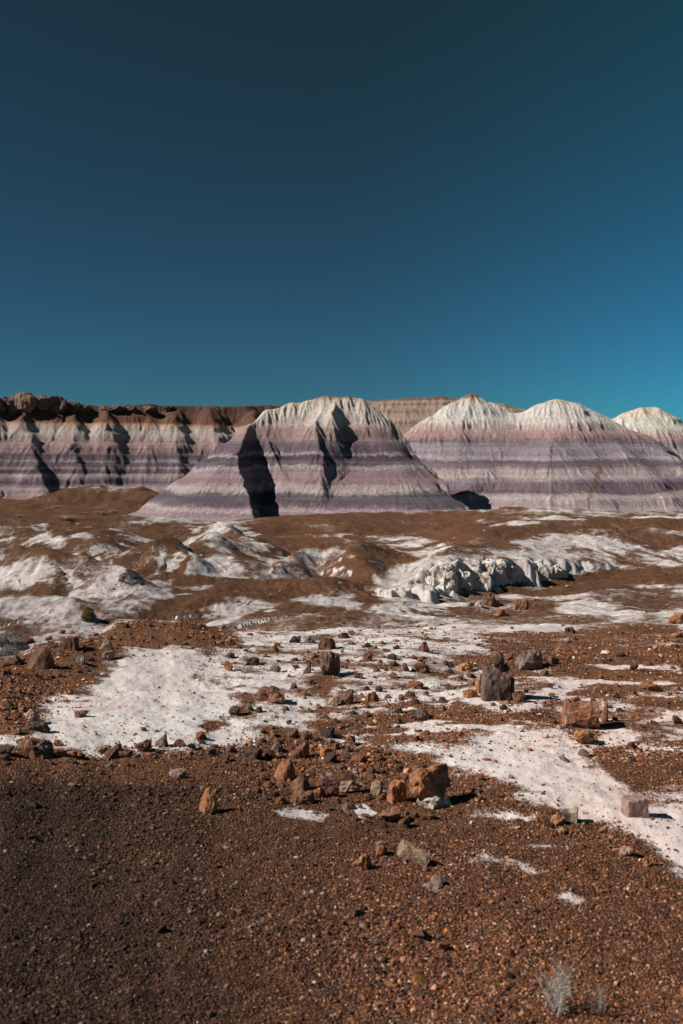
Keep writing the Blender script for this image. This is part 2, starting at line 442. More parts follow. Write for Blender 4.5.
# ------------------------------------------------------------------ where pale clay shows, traced as patches on the ground
CLAY = [  # (strength, softness in pixels, lavender 0..1, polygon)
    (1.0, 11, 0.15, [(130, 648), (160, 645), (190, 650), (206, 664), (196, 672), (185, 682), (222, 690), (240, 704), (232, 716), (205, 728), (197, 750), (170, 752), (140, 741), (110, 752), (49, 753), (0, 750), (-40, 752), (-40, 742), (25, 742), (48, 726), (40, 706), (60, 697), (88, 688), (100, 672), (112, 664)]),
    (0.68, 10, 0.2, [(180, 668), (230, 640), (300, 650), (330, 668), (320, 690), (345, 712), (300, 735), (240, 758), (195, 752), (210, 730), (245, 715), (240, 700), (200, 688)]),
    (0.9, 6, 0.15, [(205, 735), (232, 718), (248, 722), (240, 745), (215, 752), (196, 752)]),
    (1.0, 11, 0.0, [(325, 744), (380, 746), (435, 746), (470, 742), (500, 728), (560, 724), (590, 738), (612, 732), (640, 736), (625, 748), (590, 756), (602, 772), (618, 785), (650, 800), (690, 812), (740, 830), (760, 900), (690, 884), (655, 858), (635, 842), (600, 822), (570, 811), (530, 798), (499, 780), (450, 767), (400, 757), (340, 753)]),
    (0.6, 8, 0.05, [(600, 800), (640, 790), (700, 780), (760, 790), (760, 840), (690, 830)]),
    (0.5, 9, 0.1, [(330, 650), (440, 652), (480, 660), (500, 672), (560, 668), (600, 690), (640, 700), (683, 690), (720, 730), (640, 730), (560, 712), (470, 706), (400, 716), (340, 740), (320, 722)]),
    (0.75, 4, 0.1, [(440, 692), (475, 690), (520, 704), (545, 684), (570, 672), (590, 680), (560, 700), (530, 712), (470, 710)]),
    (0.75, 4, 0.0, [(330, 668), (400, 672), (425, 678), (420, 684), (360, 676)]),
    (0.7, 4, 0.0, [(640, 700), (665, 705), (683, 720), (660, 716)]),
    (0.7, 3, 0.5, [(276, 816), (300, 812), (328, 820), (324, 828), (290, 824)]),
    (0.7, 3, 0.2, [(340, 808), (362, 808), (382, 822), (360, 826), (345, 816)]),
    (0.6, 5, 0.2, [(450, 862), (490, 852), (525, 858), (560, 872), (540, 878), (500, 868), (470, 872)]),
    (0.6, 4, 0.2, [(545, 892), (570, 886), (592, 898), (570, 908)]),
    (0.5, 5, 0.3, [(400, 880), (450, 892), (430, 900)]),
    (0.45, 5, 0.4, [(350, 938), (385, 935), (380, 950), (355, 950)]),
    (0.62, 8, 0.1, [(222, 640), (240, 624), (330, 620), (480, 622), (500, 650), (440, 668), (330, 664), (240, 655)]),
    (0.42, 9, 0.0, [(590, 690), (640, 680), (720, 690), (720, 760), (640, 760), (600, 735)]),
    (0.40, 9, 0.1, [(480, 628), (683, 632), (740, 640), (740, 655), (560, 648), (490, 650)]),
    # slopes beyond the rocky rise
    (0.72, 6, 0.8, [(-80, 672), (-80, 624), (85, 624), (130, 619), (124, 628), (80, 640), (45, 652), (0, 668)]),
    (0.62, 6, 0.3, [(212, 642), (240, 628), (280, 612), (335, 599), (318, 612), (330, 620), (300, 628), (310, 642)]),
    (0.75, 5, 0.2, [(288, 642), (318, 624), (352, 622), (372, 634), (330, 642)]),
    (0.70, 5, 0.2, [(345, 618), (390, 606), (430, 598), (470, 592), (476, 604), (460, 616), (560, 618), (620, 626), (560, 634), (440, 632), (380, 630)]),
    (0.95, 4, 0.0, [(556, 604), (580, 599), (612, 605), (645, 613), (655, 622), (610, 624), (580, 618)]),
    (0.8, 4, 0.1, [(470, 590), (520, 594), (600, 597), (683, 606), (740, 620), (700, 634), (660, 622), (620, 606), (560, 602), (500, 600)]),
    (0.5, 5, 0.1, [(590, 582), (640, 576), (720, 590), (720, 606), (640, 598)]),
    # left mounds
    (0.80, 4, 0.0, [(-80, 580), (-20, 560), (0, 555), (14, 550), (42, 556), (60, 570), (78, 584), (62, 591), (20, 595), (-80, 602)]),
    (0.92, 4, 0.85, [(-80, 600), (20, 597), (70, 588), (97, 584), (82, 600), (100, 606), (120, 600), (135, 594), (146, 585), (178, 583), (206, 590), (175, 594), (152, 606), (150, 614), (130, 621), (90, 623), (-80, 626)]),
    (0.85, 4, 0.8, [(150, 612), (200, 608), (232, 602), (262, 606), (245, 619), (150, 621)]),
    (0.92, 4, 0.15, [(194, 562), (200, 546), (212, 537), (229, 545), (242, 560), (240, 573), (222, 579), (201, 574)]),
    (1.0, 3, 0.0, [(194, 531), (216, 523), (250, 535), (262, 545), (232, 540), (206, 534)]),
    (1.0, 3, 0.0, [(276, 564), (300, 553), (342, 538), (346, 554), (326, 561), (300, 563)]),
    (0.55, 5, 0.2, [(255, 575), (290, 562), (330, 565), (350, 575), (300, 580)]),
    (0.95, 3, 0.1, [(29, 541), (27, 530), (40, 527), (60, 541)]),
    (0.85, 3, 0.1, [(79, 537), (87, 525), (95, 538)]),
    (0.85, 2, 0.1, [(138, 580), (150, 562), (164, 544), (169, 548), (154, 570)]),
    (0.75, 3, 0.1, [(107, 558), (118, 544), (129, 552), (119, 571), (110, 574)]),
    (0.9, 2, 0.6, [(108, 578), (115, 575), (117, 582), (110, 584)]),
    (0.9, 3, 0.6, [(286, 606), (310, 598), (352, 597), (358, 604), (322, 613)]),
    (0.9, 3, 0.1, [(370, 537), (420, 540), (445, 548), (440, 556), (400, 549)]),
    (0.95, 4, 0.55, [(378, 602), (372, 580), (405, 570), (425, 560), (440, 553), (480, 553), (508, 549), (514, 541), (540, 530), (562, 527), (580, 540), (575, 576), (520, 584), (440, 600), (412, 612)]),
    (0.68, 5, 0.05, [(560, 527), (600, 533), (650, 541), (720, 545), (900, 540), (900, 556), (720, 563), (600, 573), (560, 577)]),
    (0.65, 2, 0.2, [(80, 490), (98, 483), (126, 482), (142, 488), (120, 493)]),
    (0.5, 2, 0.3, [(20, 500), (50, 494), (78, 497), (50, 503)]),
    # pale strips at the foot of the banded hills
    (0.8, 2, 0.1, [(430, 508), (443, 503), (500, 508), (560, 507), (640, 511), (800, 512), (800, 517), (600, 516), (500, 513)]),
    (0.7, 2, 0.1, [(480, 522), (540, 514), (610, 516), (520, 525)]),
    (0.75, 2, 0.1, [(630, 533), (690, 527), (760, 530), (690, 536)]),
    (0.9, 2, 0.1, [(392, 508), (440, 502), (448, 511), (402, 513)]),
    (0.8, 2, 0.3, [(120, 520), (160, 512), (260, 520), (230, 527), (150, 522)]),
    (0.6, 2, 0.1, [(100, 545), (180, 552), (185, 556), (110, 550)]),
]
BARE = [  # gravel and soil lying over the pale ground
    (1.0, 4, [(152, 604), (178, 591), (226, 597), (238, 603), (200, 608)]),
    (0.9, 4, [(465, 590), (520, 582), (600, 573), (700, 565), (800, 560), (800, 585), (640, 580), (560, 592), (480, 594)]),
]


def poly_sd(px, row, poly):
    n = len(poly)
    best = np.full(px.shape, 1e9)
    ins = np.zeros(px.shape, bool)
    for i in range(n):
        ax, ay = poly[i]
        bx, by = poly[(i + 1) % n]
        ex, ey = bx - ax, by - ay
        t = np.clip(((px - ax) * ex + (row - ay) * ey) / (ex * ex + ey * ey + 1e-9), 0, 1)
        qx, qy = px - ax - t * ex, row - ay - t * ey
        best = np.minimum(best, qx * qx + qy * qy)
        c = ((ay > row) != (by > row))
        ins ^= c & (px < (bx - ax) * (row - ay) / ((by - ay) if by != ay else 1e-9) + ax)
    d = np.sqrt(best)
    return np.where(ins, d, -d)


def clay_mask(X, Y, Z):
    px = CX + F * X / Y
    row = HZ - F * Z / Y
    s = np.clip(Y / 8.0, 0.4, 1.6)
    w1 = fbm(X * 1.1 / s, Y * 0.8 / s, 4, 12.0)
    w2 = fbm(X * 1.1 / s, Y * 0.8 / s, 4, 44.0)
    px = px + 14 * w1 + 5 * fbm(X * 5, Y * 5, 2, 77) * (Y < 15)
    row = row + 6.5 * w2 * np.clip(8 / Y, 0.3, 1.5)
    c = np.zeros(X.shape)
    lav = np.zeros(X.shape)
    for v, soft, lv, poly in CLAY:
        a = np.array(poly)
        x0, y0 = a.min(0) - soft * 1.5
        x1, y1 = a.max(0) + soft * 1.5
        m = (px > x0) & (px < x1) & (row > y0) & (row < y1)
        if not m.any():
            continue
        f = np.clip(0.5 + poly_sd(px[m], row[m], poly) / (2.6 * soft * (1.0 + 1.0 * (Y[m] > 17))), 0, 1) * v
        lav[m] = np.where(f > c[m], lv, lav[m])
        c[m] = np.maximum(c[m], f)
    rw0 = HZ - F * Z / Y
    cc0 = CX + F * X / Y
    wash = fbm(X * 0.75, Y * 2.1, 4, 131) + 0.35 * fbm(X * 3.0, Y * 6.0, 2, 17)
    c = np.maximum(c, sm(0.10, 0.75, wash) * 0.8 * sm(640, 660, rw0) * sm(775, 745, rw0) * sm(230, 330, cc0) * (Y < 14))
    c = np.maximum(c, sm(0.15, 0.95, wash) * 0.60 * sm(780, 800, rw0) * sm(930, 880, rw0) * sm(250, 420, cc0))
    for v, soft, poly in BARE:
        a = np.array(poly)
        x0, y0 = a.min(0) - soft * 1.5
        x1, y1 = a.max(0) + soft * 1.5
        m = (px > x0) & (px < x1) & (row > y0) & (row < y1)
        if m.any():
            c[m] *= 1 - v * np.clip(0.5 + poly_sd(px[m], row[m], poly) / (2 * soft), 0, 1)
    return c, lav


# ------------------------------------------------------------------ materials
def new_mat(name):
    m = bpy.data.materials.new(name)
    m.use_nodes = True
    nt = m.node_tree
    nt.nodes.clear()
    out = nt.nodes.new('ShaderNodeOutputMaterial')
    bs = nt.nodes.new('ShaderNodeBsdfPrincipled')
    bs.inputs['Roughness'].default_value = 0.92
    bs.inputs['Specular IOR Level'].default_value = 0.15
    nt.links.new(bs.outputs[0], out.inputs[0])
    return m, nt, bs


class N:
    def __init__(self, nt):
        self.nt = nt

    def __call__(self, typ, **kw):
        n = self.nt.nodes.new(typ)
        for k, v in kw.items():
            setattr(n, k, v)
        return n

    def put(self, sock, v):
        if hasattr(v, 'is_output') or isinstance(v, bpy.types.NodeSocket):
            self.nt.links.new(v, sock)
        else:
            sock.default_value = v

    def math(self, op, a, b=0.0, c=0.0, clamp=False):
        n = self('ShaderNodeMath', operation=op, use_clamp=clamp)
        self.put(n.inputs[0], a)
        self.put(n.inputs[1], b)
        self.put(n.inputs[2], c)
        return n.outputs[0]

    def noise(self, vec, scale, detail=3, rough=0.55, dist=0.0):
        n = self('ShaderNodeTexNoise')
        self.put(n.inputs['Vector'], vec)
        n.inputs['Scale'].default_value = scale
        n.inputs['Detail'].default_value = detail
        n.inputs['Roughness'].default_value = rough
        n.inputs['Distortion'].default_value = dist
        return n.outputs['Fac']

    def ramp(self, fac, stops, interp='LINEAR'):
        n = self('ShaderNodeValToRGB')
        cr = n.color_ramp
        cr.interpolation = interp
        stops = sorted(stops, key=lambda q: q[0])
        while len(cr.elements) < len(stops):
            cr.elements.new(0.5)
        for e, (p, c) in zip(cr.elements, stops):
            e.position = p
        for e, (p, c) in zip(cr.elements, stops):
            e.color = (*c, 1) if len(c) == 3 else c
        self.put(n.inputs[0], fac)
        return n.outputs[0]

    def mix(self, fac, a, b, blend='MIX'):
        n = self('ShaderNodeMix', data_type='RGBA', blend_type=blend)
        self.put(n.inputs[0], fac)
        self.put(n.inputs[6], a if not isinstance(a, tuple) else (*a, 1))
        self.put(n.inputs[7], b if not isinstance(b, tuple) else (*b, 1))
        return n.outputs[2]

    def mapr(self, v, a, b, c=0.0, d=1.0, smooth=False):
        n = self('ShaderNodeMapRange')
        if smooth:
            n.interpolation_type = 'SMOOTHSTEP'
        self.put(n.inputs[0], v)
        for i, q in enumerate((a, b, c, d)):
            self.put(n.inputs[i + 1], q)
        return n.outputs[0]

    def bump(self, h, strength, dist):
        n = self('ShaderNodeBump')
        n.inputs['Strength'].default_value = strength
        n.inputs['Distance'].default_value = dist
        self.put(n.inputs['Height'], h)
        return n.outputs[0]

    def attr(self, name, out='Fac'):
        n = self('ShaderNodeAttribute')
        n.attribute_name = name
        return n.outputs[out]

    def pos(self):
        return self('ShaderNodeNewGeometry').outputs['Position']


def lin(r, g, b):
    return tuple(((c / 255) / 12.92 if c / 255 <= 0.04045 else ((c / 255 + 0.055) / 1.055) ** 2.4) for c in (r, g, b))


def alb(r, g, b, k=1.15):
    l = 0.3 * r + 0.59 * g + 0.11 * b
    r, g, b = l + (r - l) * 0.85 + 3, l + (g - l) * 0.85 - 1, l + (b - l) * 0.85
    return tuple(min(0.85, q * k) for q in lin(r, g, b))


def ground_material():
    m, nt, bs = new_mat('badland soil and clay')
    n = N(nt)
    p = n.pos()
    clay, lav, ton = n.attr('clay'), n.attr('lavender'), n.attr('tone')
    big = n.noise(p, 0.35, 4, 0.6)
    med = n.noise(p, 3.0, 4, 0.65)
    fine = n.noise(p, 28.0, 3, 0.7)
    vor = n('ShaderNodeTexVoronoi')
    n.put(vor.inputs['Vector'], p)
    vor.inputs['Scale'].default_value = 75.0
    cell = n('ShaderNodeSeparateColor')
    n.put(cell.inputs[0], vor.outputs['Color'])
    soil = n.ramp(n.math('ADD', n.math('MULTIPLY', med, 0.55), n.math('MULTIPLY', fine, 0.45)),
                  [(0.30, (0.08, 0.033, 0.019)), (0.48, (0.165, 0.066, 0.033)), (0.62, (0.25, 0.108, 0.056)), (0.80, (0.38, 0.20, 0.115))])
    grain = n.ramp(cell.outputs[0], [(0.0, (0.055, 0.026, 0.018)), (0.35, (0.12, 0.05, 0.026)), (0.65, (0.20, 0.085, 0.042)), (0.85, (0.27, 0.13, 0.07)), (0.97, (0.42, 0.31, 0.24))], 'CONSTANT')
    soil = n.mix(0.45, soil, grain)
    n9b = n.noise(p, 11.0, 4, 0.8)
    soil = n.mix(n.mapr(n9b, 0.36, 0.64), n.mix(0.8, soil, (0.52, 0.48, 0.46), 'MULTIPLY'), n.mix(0.10, soil, (0.5, 0.36, 0.26)))
    soil = n.mix(n.mapr(big, 0.4, 0.7), soil, n.mix(0.5, soil, (0.22, 0.115, 0.05)))
    soil = n.mix(1.0, soil, (1.0, 0.935, 0.86), 'MULTIPLY')
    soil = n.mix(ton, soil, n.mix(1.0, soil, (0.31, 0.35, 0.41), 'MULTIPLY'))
    white = n.ramp(n.math('ADD', n.math('MULTIPLY', med, 0.6), n.math('MULTIPLY', fine, 0.4)),
                   [(0.28, (0.56, 0.51, 0.475)), (0.5, (0.69, 0.65, 0.62)), (0.7, (0.76, 0.735, 0.70))])
    pink = n.mix(n.mapr(n.noise(p, 0.9, 3, 0.6), 0.42, 0.7, 0.05, 0.65), white, (0.66, 0.51, 0.47))
    lavc = n.ramp(med, [(0.3, (0.23, 0.20, 0.205)), (0.52, (0.34, 0.305, 0.305)), (0.72, (0.47, 0.435, 0.425))])
    pink = n.mix(n.math('MULTIPLY', n.attr('rosy'), n.mapr(med, 0.3, 0.65, 0.45, 0.95)), pink, (0.69, 0.545, 0.50))
    clayc = n.mix(lav, pink, lavc)
    dust = n.mix(n.mapr(fine, 0.55, 0.75), clayc, n.mix(0.5, clayc, (0.30, 0.15, 0.09)))
    clayc = n.mix(0.5, clayc, dust)
    dirt = n.noise(p, 1.7, 5, 0.7, 0.8)
    clayc = n.mix(n.mapr(dirt, 0.45, 0.75, 0.0, 0.36), clayc, n.mix(0.55, clayc, (0.34, 0.20, 0.14)))
    crk = n('ShaderNodeTexVoronoi', feature='DISTANCE_TO_EDGE')
    n.put(crk.inputs['Vector'], p)
    crk.inputs['Scale'].default_value = 16.0
    crack = n.mapr(crk.outputs['Distance'], 0.0, 0.06, 1.0, 0.0)
    n9 = n.noise(p, 9.5, 3, 0.7)
    brk = n.math('ADD', n.math('ADD', n.math('MULTIPLY', n.math('SUBTRACT', fine, 0.5), 0.5), n.math('MULTIPLY', n.math('SUBTRACT', n9, 0.5), 0.6)), n.math('MULTIPLY', n.math('SUBTRACT', med, 0.5), 0.6))
    sft = n.attr('soft')
    fac = n.mapr(n.math('ADD', clay, brk), n.mapr(sft, 0, 1, 0.34, 0.25), n.mapr(sft, 0, 1, 0.66, 0.74), 0, 1, True)
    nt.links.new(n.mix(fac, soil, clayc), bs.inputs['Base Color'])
    h = n.math('ADD', n.math('MULTIPLY', n.noise(p, 9.0, 5, 0.7), 0.7), n.math('MULTIPLY', n.math('MULTIPLY', vor.outputs['Distance'], n.math('SUBTRACT', 1.0, fac)), 0.9))
    h = n.math('SUBTRACT', h, n.math('MULTIPLY', crack, n.math('MULTIPLY', fac, n.mapr(med, 0.42, 0.62, 0.0, 0.12))))
    nt.links.new(n.bump(h, 0.6, 0.035), bs.inputs['Normal'])
    return m


def strata_material(name, stops, wob=0.25, cap=3.8):
    """stops: (height in metres, sRGB seen in full sun)"""
    m, nt, bs = new_mat(name)
    n = N(nt)
    p = n.pos()
    sx = n('ShaderNodeSeparateXYZ')
    n.put(sx.inputs[0], p)
    wv = n.math('MULTIPLY', n.math('SUBTRACT', n.noise(p, 0.12, 3, 0.5), 0.5), wob * 4)
    wv2 = n.math('MULTIPLY', n.math('SUBTRACT', n.noise(p, 1.6, 3, 0.6), 0.5), wob * 0.7)
    mp = n('ShaderNodeMapping')
    n.put(mp.inputs['Vector'], p)
    mp.inputs['Scale'].default_value = (1.0, 1.0, 0.16)
    smear = n.math('MULTIPLY', n.math('SUBTRACT', n.noise(mp.outputs[0], 2.4, 4, 0.7), 0.5), 0.95)
    wv = n.math('ADD', wv, smear)
    z = n.math('ADD', sx.outputs[2], n.math('ADD', wv, wv2))
    z0, z1 = min(s[0] for s in stops), max(s[0] for s in stops)
    col = n.ramp(n.mapr(z, z0, z1), [((s[0] - z0) / (z1 - z0), alb(*s[1], 1.22)) for s in stops])
    st = n.noise(mp.outputs[0], 3.2, 4, 0.65)
    col = n.mix(n.mapr(st, 0.35, 0.7), n.mix(0.85, col, (0.60, 0.555, 0.56), 'MULTIPLY'), col)
    # thin beds
    mb = n('ShaderNodeMapping')
    n.put(mb.inputs['Vector'], p)
    mb.inputs['Scale'].default_value = (0.03, 0.03, 2.6)
    thin = n.noise(mb.outputs[0], 1.0, 3, 0.6)
    beds = n.mix(n.mapr(thin, 0.42, 0.58, 0.0, 1.0), n.mix(1.0, col, (0.74, 0.70, 0.73), 'MULTIPLY'), n.mix(0.2, col, (0.64, 0.61, 0.59)))
    col = n.mix(n.mapr(z, cap - 1.2, cap + 0.2, 0.42, 0.08), col, beds)
    fine = n.noise(p, 9.0, 3, 0.7)
    col = n.mix(0.35, col, n.mix(n.mapr(fine, 0.3, 0.7), n.mix(1.0, col, (0.6, 0.58, 0.58), 'MULTIPLY'), n.mix(0.2, col, (0.7, 0.66, 0.62))))
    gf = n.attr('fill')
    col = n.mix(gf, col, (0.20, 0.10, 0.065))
    nt.links.new(col, bs.inputs['Base Color'])
    h = n.math('ADD', n.noise(mp.outputs[0], 6.5, 5, 0.75), n.math('MULTIPLY', n.noise(p, 14, 3, 0.7), 0.3))
    nt.links.new(n.bump(h, 0.85, 0.26), bs.inputs['Normal'])
    return m


def rock_material(name, a, b, c, spots=None, scale=1.0):
    m, nt, bs = new_mat(name)
    n = N(nt)
    tc = n('ShaderNodeTexCoord')
    oi = n('ShaderNodeObjectInfo')
    v = n('ShaderNodeVectorMath', operation='ADD')
    n.put(v.inputs[0], tc.outputs['Object'])
    cmb = n('ShaderNodeCombineXYZ')
    rr = n.math('MULTIPLY', oi.outputs['Random'], 37.0)
    n.put(cmb.inputs[0], rr)
    n.put(cmb.inputs[1], rr)
    n.put(v.inputs[1], cmb.outputs[0])
    p = v.outputs[0]
    big = n.noise(p, 7 * scale, 4, 0.65, 0.6)
    fine = n.noise(p, 55 * scale, 4, 0.7)
    col = n.ramp(n.math('ADD', n.math('MULTIPLY', big, 0.75), n.math('MULTIPLY', fine, 0.25)), [(0.34, a), (0.5, b), (0.66, c)])
    if spots:
        col = n.mix(n.mapr(n.noise(p, 13 * scale, 3, 0.6), 0.58, 0.66), col, spots)
    col = n.mix(0.5, col, n.mix(n.mapr(fine, 0.35, 0.65), n.mix(1.0, col, (0.5, 0.48, 0.47), 'MULTIPLY'), col))
    vr = n.mapr(oi.outputs['Random'], 0, 1, 0.75, 1.2)
    hs = n('ShaderNodeHueSaturation')
    n.put(hs.inputs['Color'], col)
    n.put(hs.inputs['Value'], vr)
    nt.links.new(hs.outputs[0], bs.inputs['Base Color'])
    bs.inputs['Roughness'].default_value = 0.75
    bs.inputs['Specular IOR Level'].default_value = 0.3
    h = n.math('ADD', n.noise(p, 24 * scale, 5, 0.7), n.math('MULTIPLY', big, 0.5))
    nt.links.new(n.bump(h, 0.7, 0.02 / scale), bs.inputs['Normal'])
    return m


def plain_attr_material(name, rough=0.8):
    m, nt, bs = new_mat(name)
    n = N(nt)
    c = n.attr('tint', 'Color')
    f = n.noise(n.pos(), 160, 3, 0.7)
    nt.links.new(n.mix(n.mapr(f, 0.3, 0.7), n.mix(1.0, c, (0.62, 0.6, 0.6), 'MULTIPLY'), c), bs.inputs['Base Color'])
    bs.inputs['Roughness'].default_value = rough
    bs.inputs['Specular IOR Level'].default_value = 0.3
    return m


# ------------------------------------------------------------------ mesh helpers
def np_mesh(name, V, Fc, mat, attrs=None, smooth=True, color=None):
    me = bpy.data.meshes.new(name)
    nv, nf, k = len(V), len(Fc), Fc.shape[1]
    me.vertices.add(nv)
    me.vertices.foreach_set('co', np.ascontiguousarray(V, np.float32).ravel())
    me.loops.add(nf * k)
    me.loops.foreach_set('vertex_index', np.ascontiguousarray(Fc, np.int32).ravel())
    me.polygons.add(nf)
    me.polygons.foreach_set('loop_start', np.arange(0, nf * k, k, dtype=np.int32))
    me.polygons.foreach_set('loop_total', np.full(nf, k, np.int32))
    me.polygons.foreach_set('use_smooth', np.full(nf, smooth, bool))
    for an, av in (attrs or {}).items():
        at = me.attributes.new(an, 'FLOAT', 'POINT')
        at.data.foreach_set('value', np.ascontiguousarray(av, np.float32))
    if color is not None:
        at = me.attributes.new('tint', 'FLOAT_COLOR', 'POINT')
        at.data.foreach_set('color', np.ascontiguousarray(np.c_[color, np.ones(nv)], np.float32).ravel())
    me.update(calc_edges=True)
    me.validate()
    me.materials.append(mat)
    return me


def link(name, me, parent=None):
    o = bpy.data.objects.new(name, me)
    COL.objects.link(o)
    if parent:
        o.parent = parent
    return o


def tag(o, label, cat, group=None, kind=None):
    o['label'] = label
    o['category'] = cat
    if group:
        o['group'] = group
    if kind:
        o['kind'] = kind
    return o


def grid_faces(nr, nc):
    i = np.arange(nr * nc).reshape(nr, nc)
    return np.stack([i[:-1, :-1], i[:-1, 1:], i[1:, 1:], i[1:, :-1]], -1).reshape(-1, 4)


# ------------------------------------------------------------------ the ground, one sheet to the horizon
def build_ground():
    ds = [0.7]
    while ds[-1] < 3600:
        d = ds[-1]
        if d < 18:
            st = max(0.006, d * 0.0050)
        elif d < 62:
            st = 0.085 + 0.0009 * (d - 18)
        elif d < 170:
            st = (0.0030 if d < 142 else 0.0075) * d
        else:
            st = 0.06 * d
        ds.append(d + st)
    ds = np.array(ds)
    cols = np.concatenate([np.linspace(-2600, -420, 70)[:-1], np.linspace(-420, -70, 130)[:-1], np.arange(-70, 753, 1.05), np.linspace(753, 1100, 130)[1:-1], np.linspace(1100, 3300, 70)])
    D, C = np.meshgrid(ds, cols, indexing='ij')
    X = (C - CX) * D / F
    Z, rill = ground(X, D)
    skirt = SKIRT['v'].reshape(Z.shape).copy()
    clay, lav = clay_mask(X, D, Z)
    sk = skirt * np.clip(0.33 + 0.60 * fbm(X * 0.28, D * 0.28, 3, 91), 0, 0.62) * sm(420, 340, C)
    lav = np.where(sk > clay, 0.3, lav)
    clay = np.maximum(clay, sk)
    clay = np.where((D < 14) & (clay > 0.02), clay * 0.93 + 0.30 * fbm(X * 1.9, D * 3.4, 4, 151) * sm(0.02, 0.3, clay), clay)
    # streaks follow the rills: pale clay on the little ridges, soil washed into the runnels
    mid = (D > 22) & (D < 60)
    clay = np.where(D > 17, clay * (0.80 + 0.35 * fbm(X * 0.8, D * 0.8, 4, 31)), clay)
    clay = np.where(mid, clay + (0.30 * np.clip(rill, -1.2, 1.2) + 0.14 * fbm(X * 2.6, D * 2.6, 3, 71)) * sm(0.0, 0.3, clay), clay)
    clay = np.where(D > 17, np.maximum(clay, 0.22 + 0.42 * fbm(X * 0.35, D * 0.2, 4, 51) - 0.12) * sm(75, 60, D) + clay * sm(60, 75, D), clay)
    clay = np.where(D > 17, np.minimum(clay, 0.63), clay)
    lav = np.where(D > 17, np.maximum(lav, np.where(C < 300, 0.5, 0.2)), lav)
    gy = np.gradient(Z, axis=0) / np.gradient(D, axis=0)
    gx = np.gradient(Z, axis=1) / np.gradient(X, axis=1)
    sl = np.hypot(gx, gy)
    st = sm(0.55, 1.1, sl) * mid
    clay = np.maximum(clay, st * 0.75)
    lav = np.where((st > 0.4) & (clay < 0.86), 0.4, lav)
    px, row = C, HZ - F * Z / D
    tone = sm(745, 800, row + 10 * fbm(X * 2, D * 2, 3, 3)) * (0.28 + 0.72 * sm(520, 20, px))  # darker front soil, plus lens corner falloff at lower left painted into its colour
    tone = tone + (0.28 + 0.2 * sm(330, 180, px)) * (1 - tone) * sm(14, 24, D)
    print('ground', Z.shape)
    me = np_mesh('ground', np.stack([X, D, Z], -1).reshape(-1, 3), grid_faces(*Z.shape)[:, ::-1][:, ::-1], ground_material(),
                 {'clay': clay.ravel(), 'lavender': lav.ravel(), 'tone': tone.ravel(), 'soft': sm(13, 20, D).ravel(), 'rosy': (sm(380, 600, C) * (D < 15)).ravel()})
    o = link('ground', me)
    tag(o, 'red brown stony desert ground with white clay patches and low eroded mounds', 'ground', kind='structure')


build_ground()


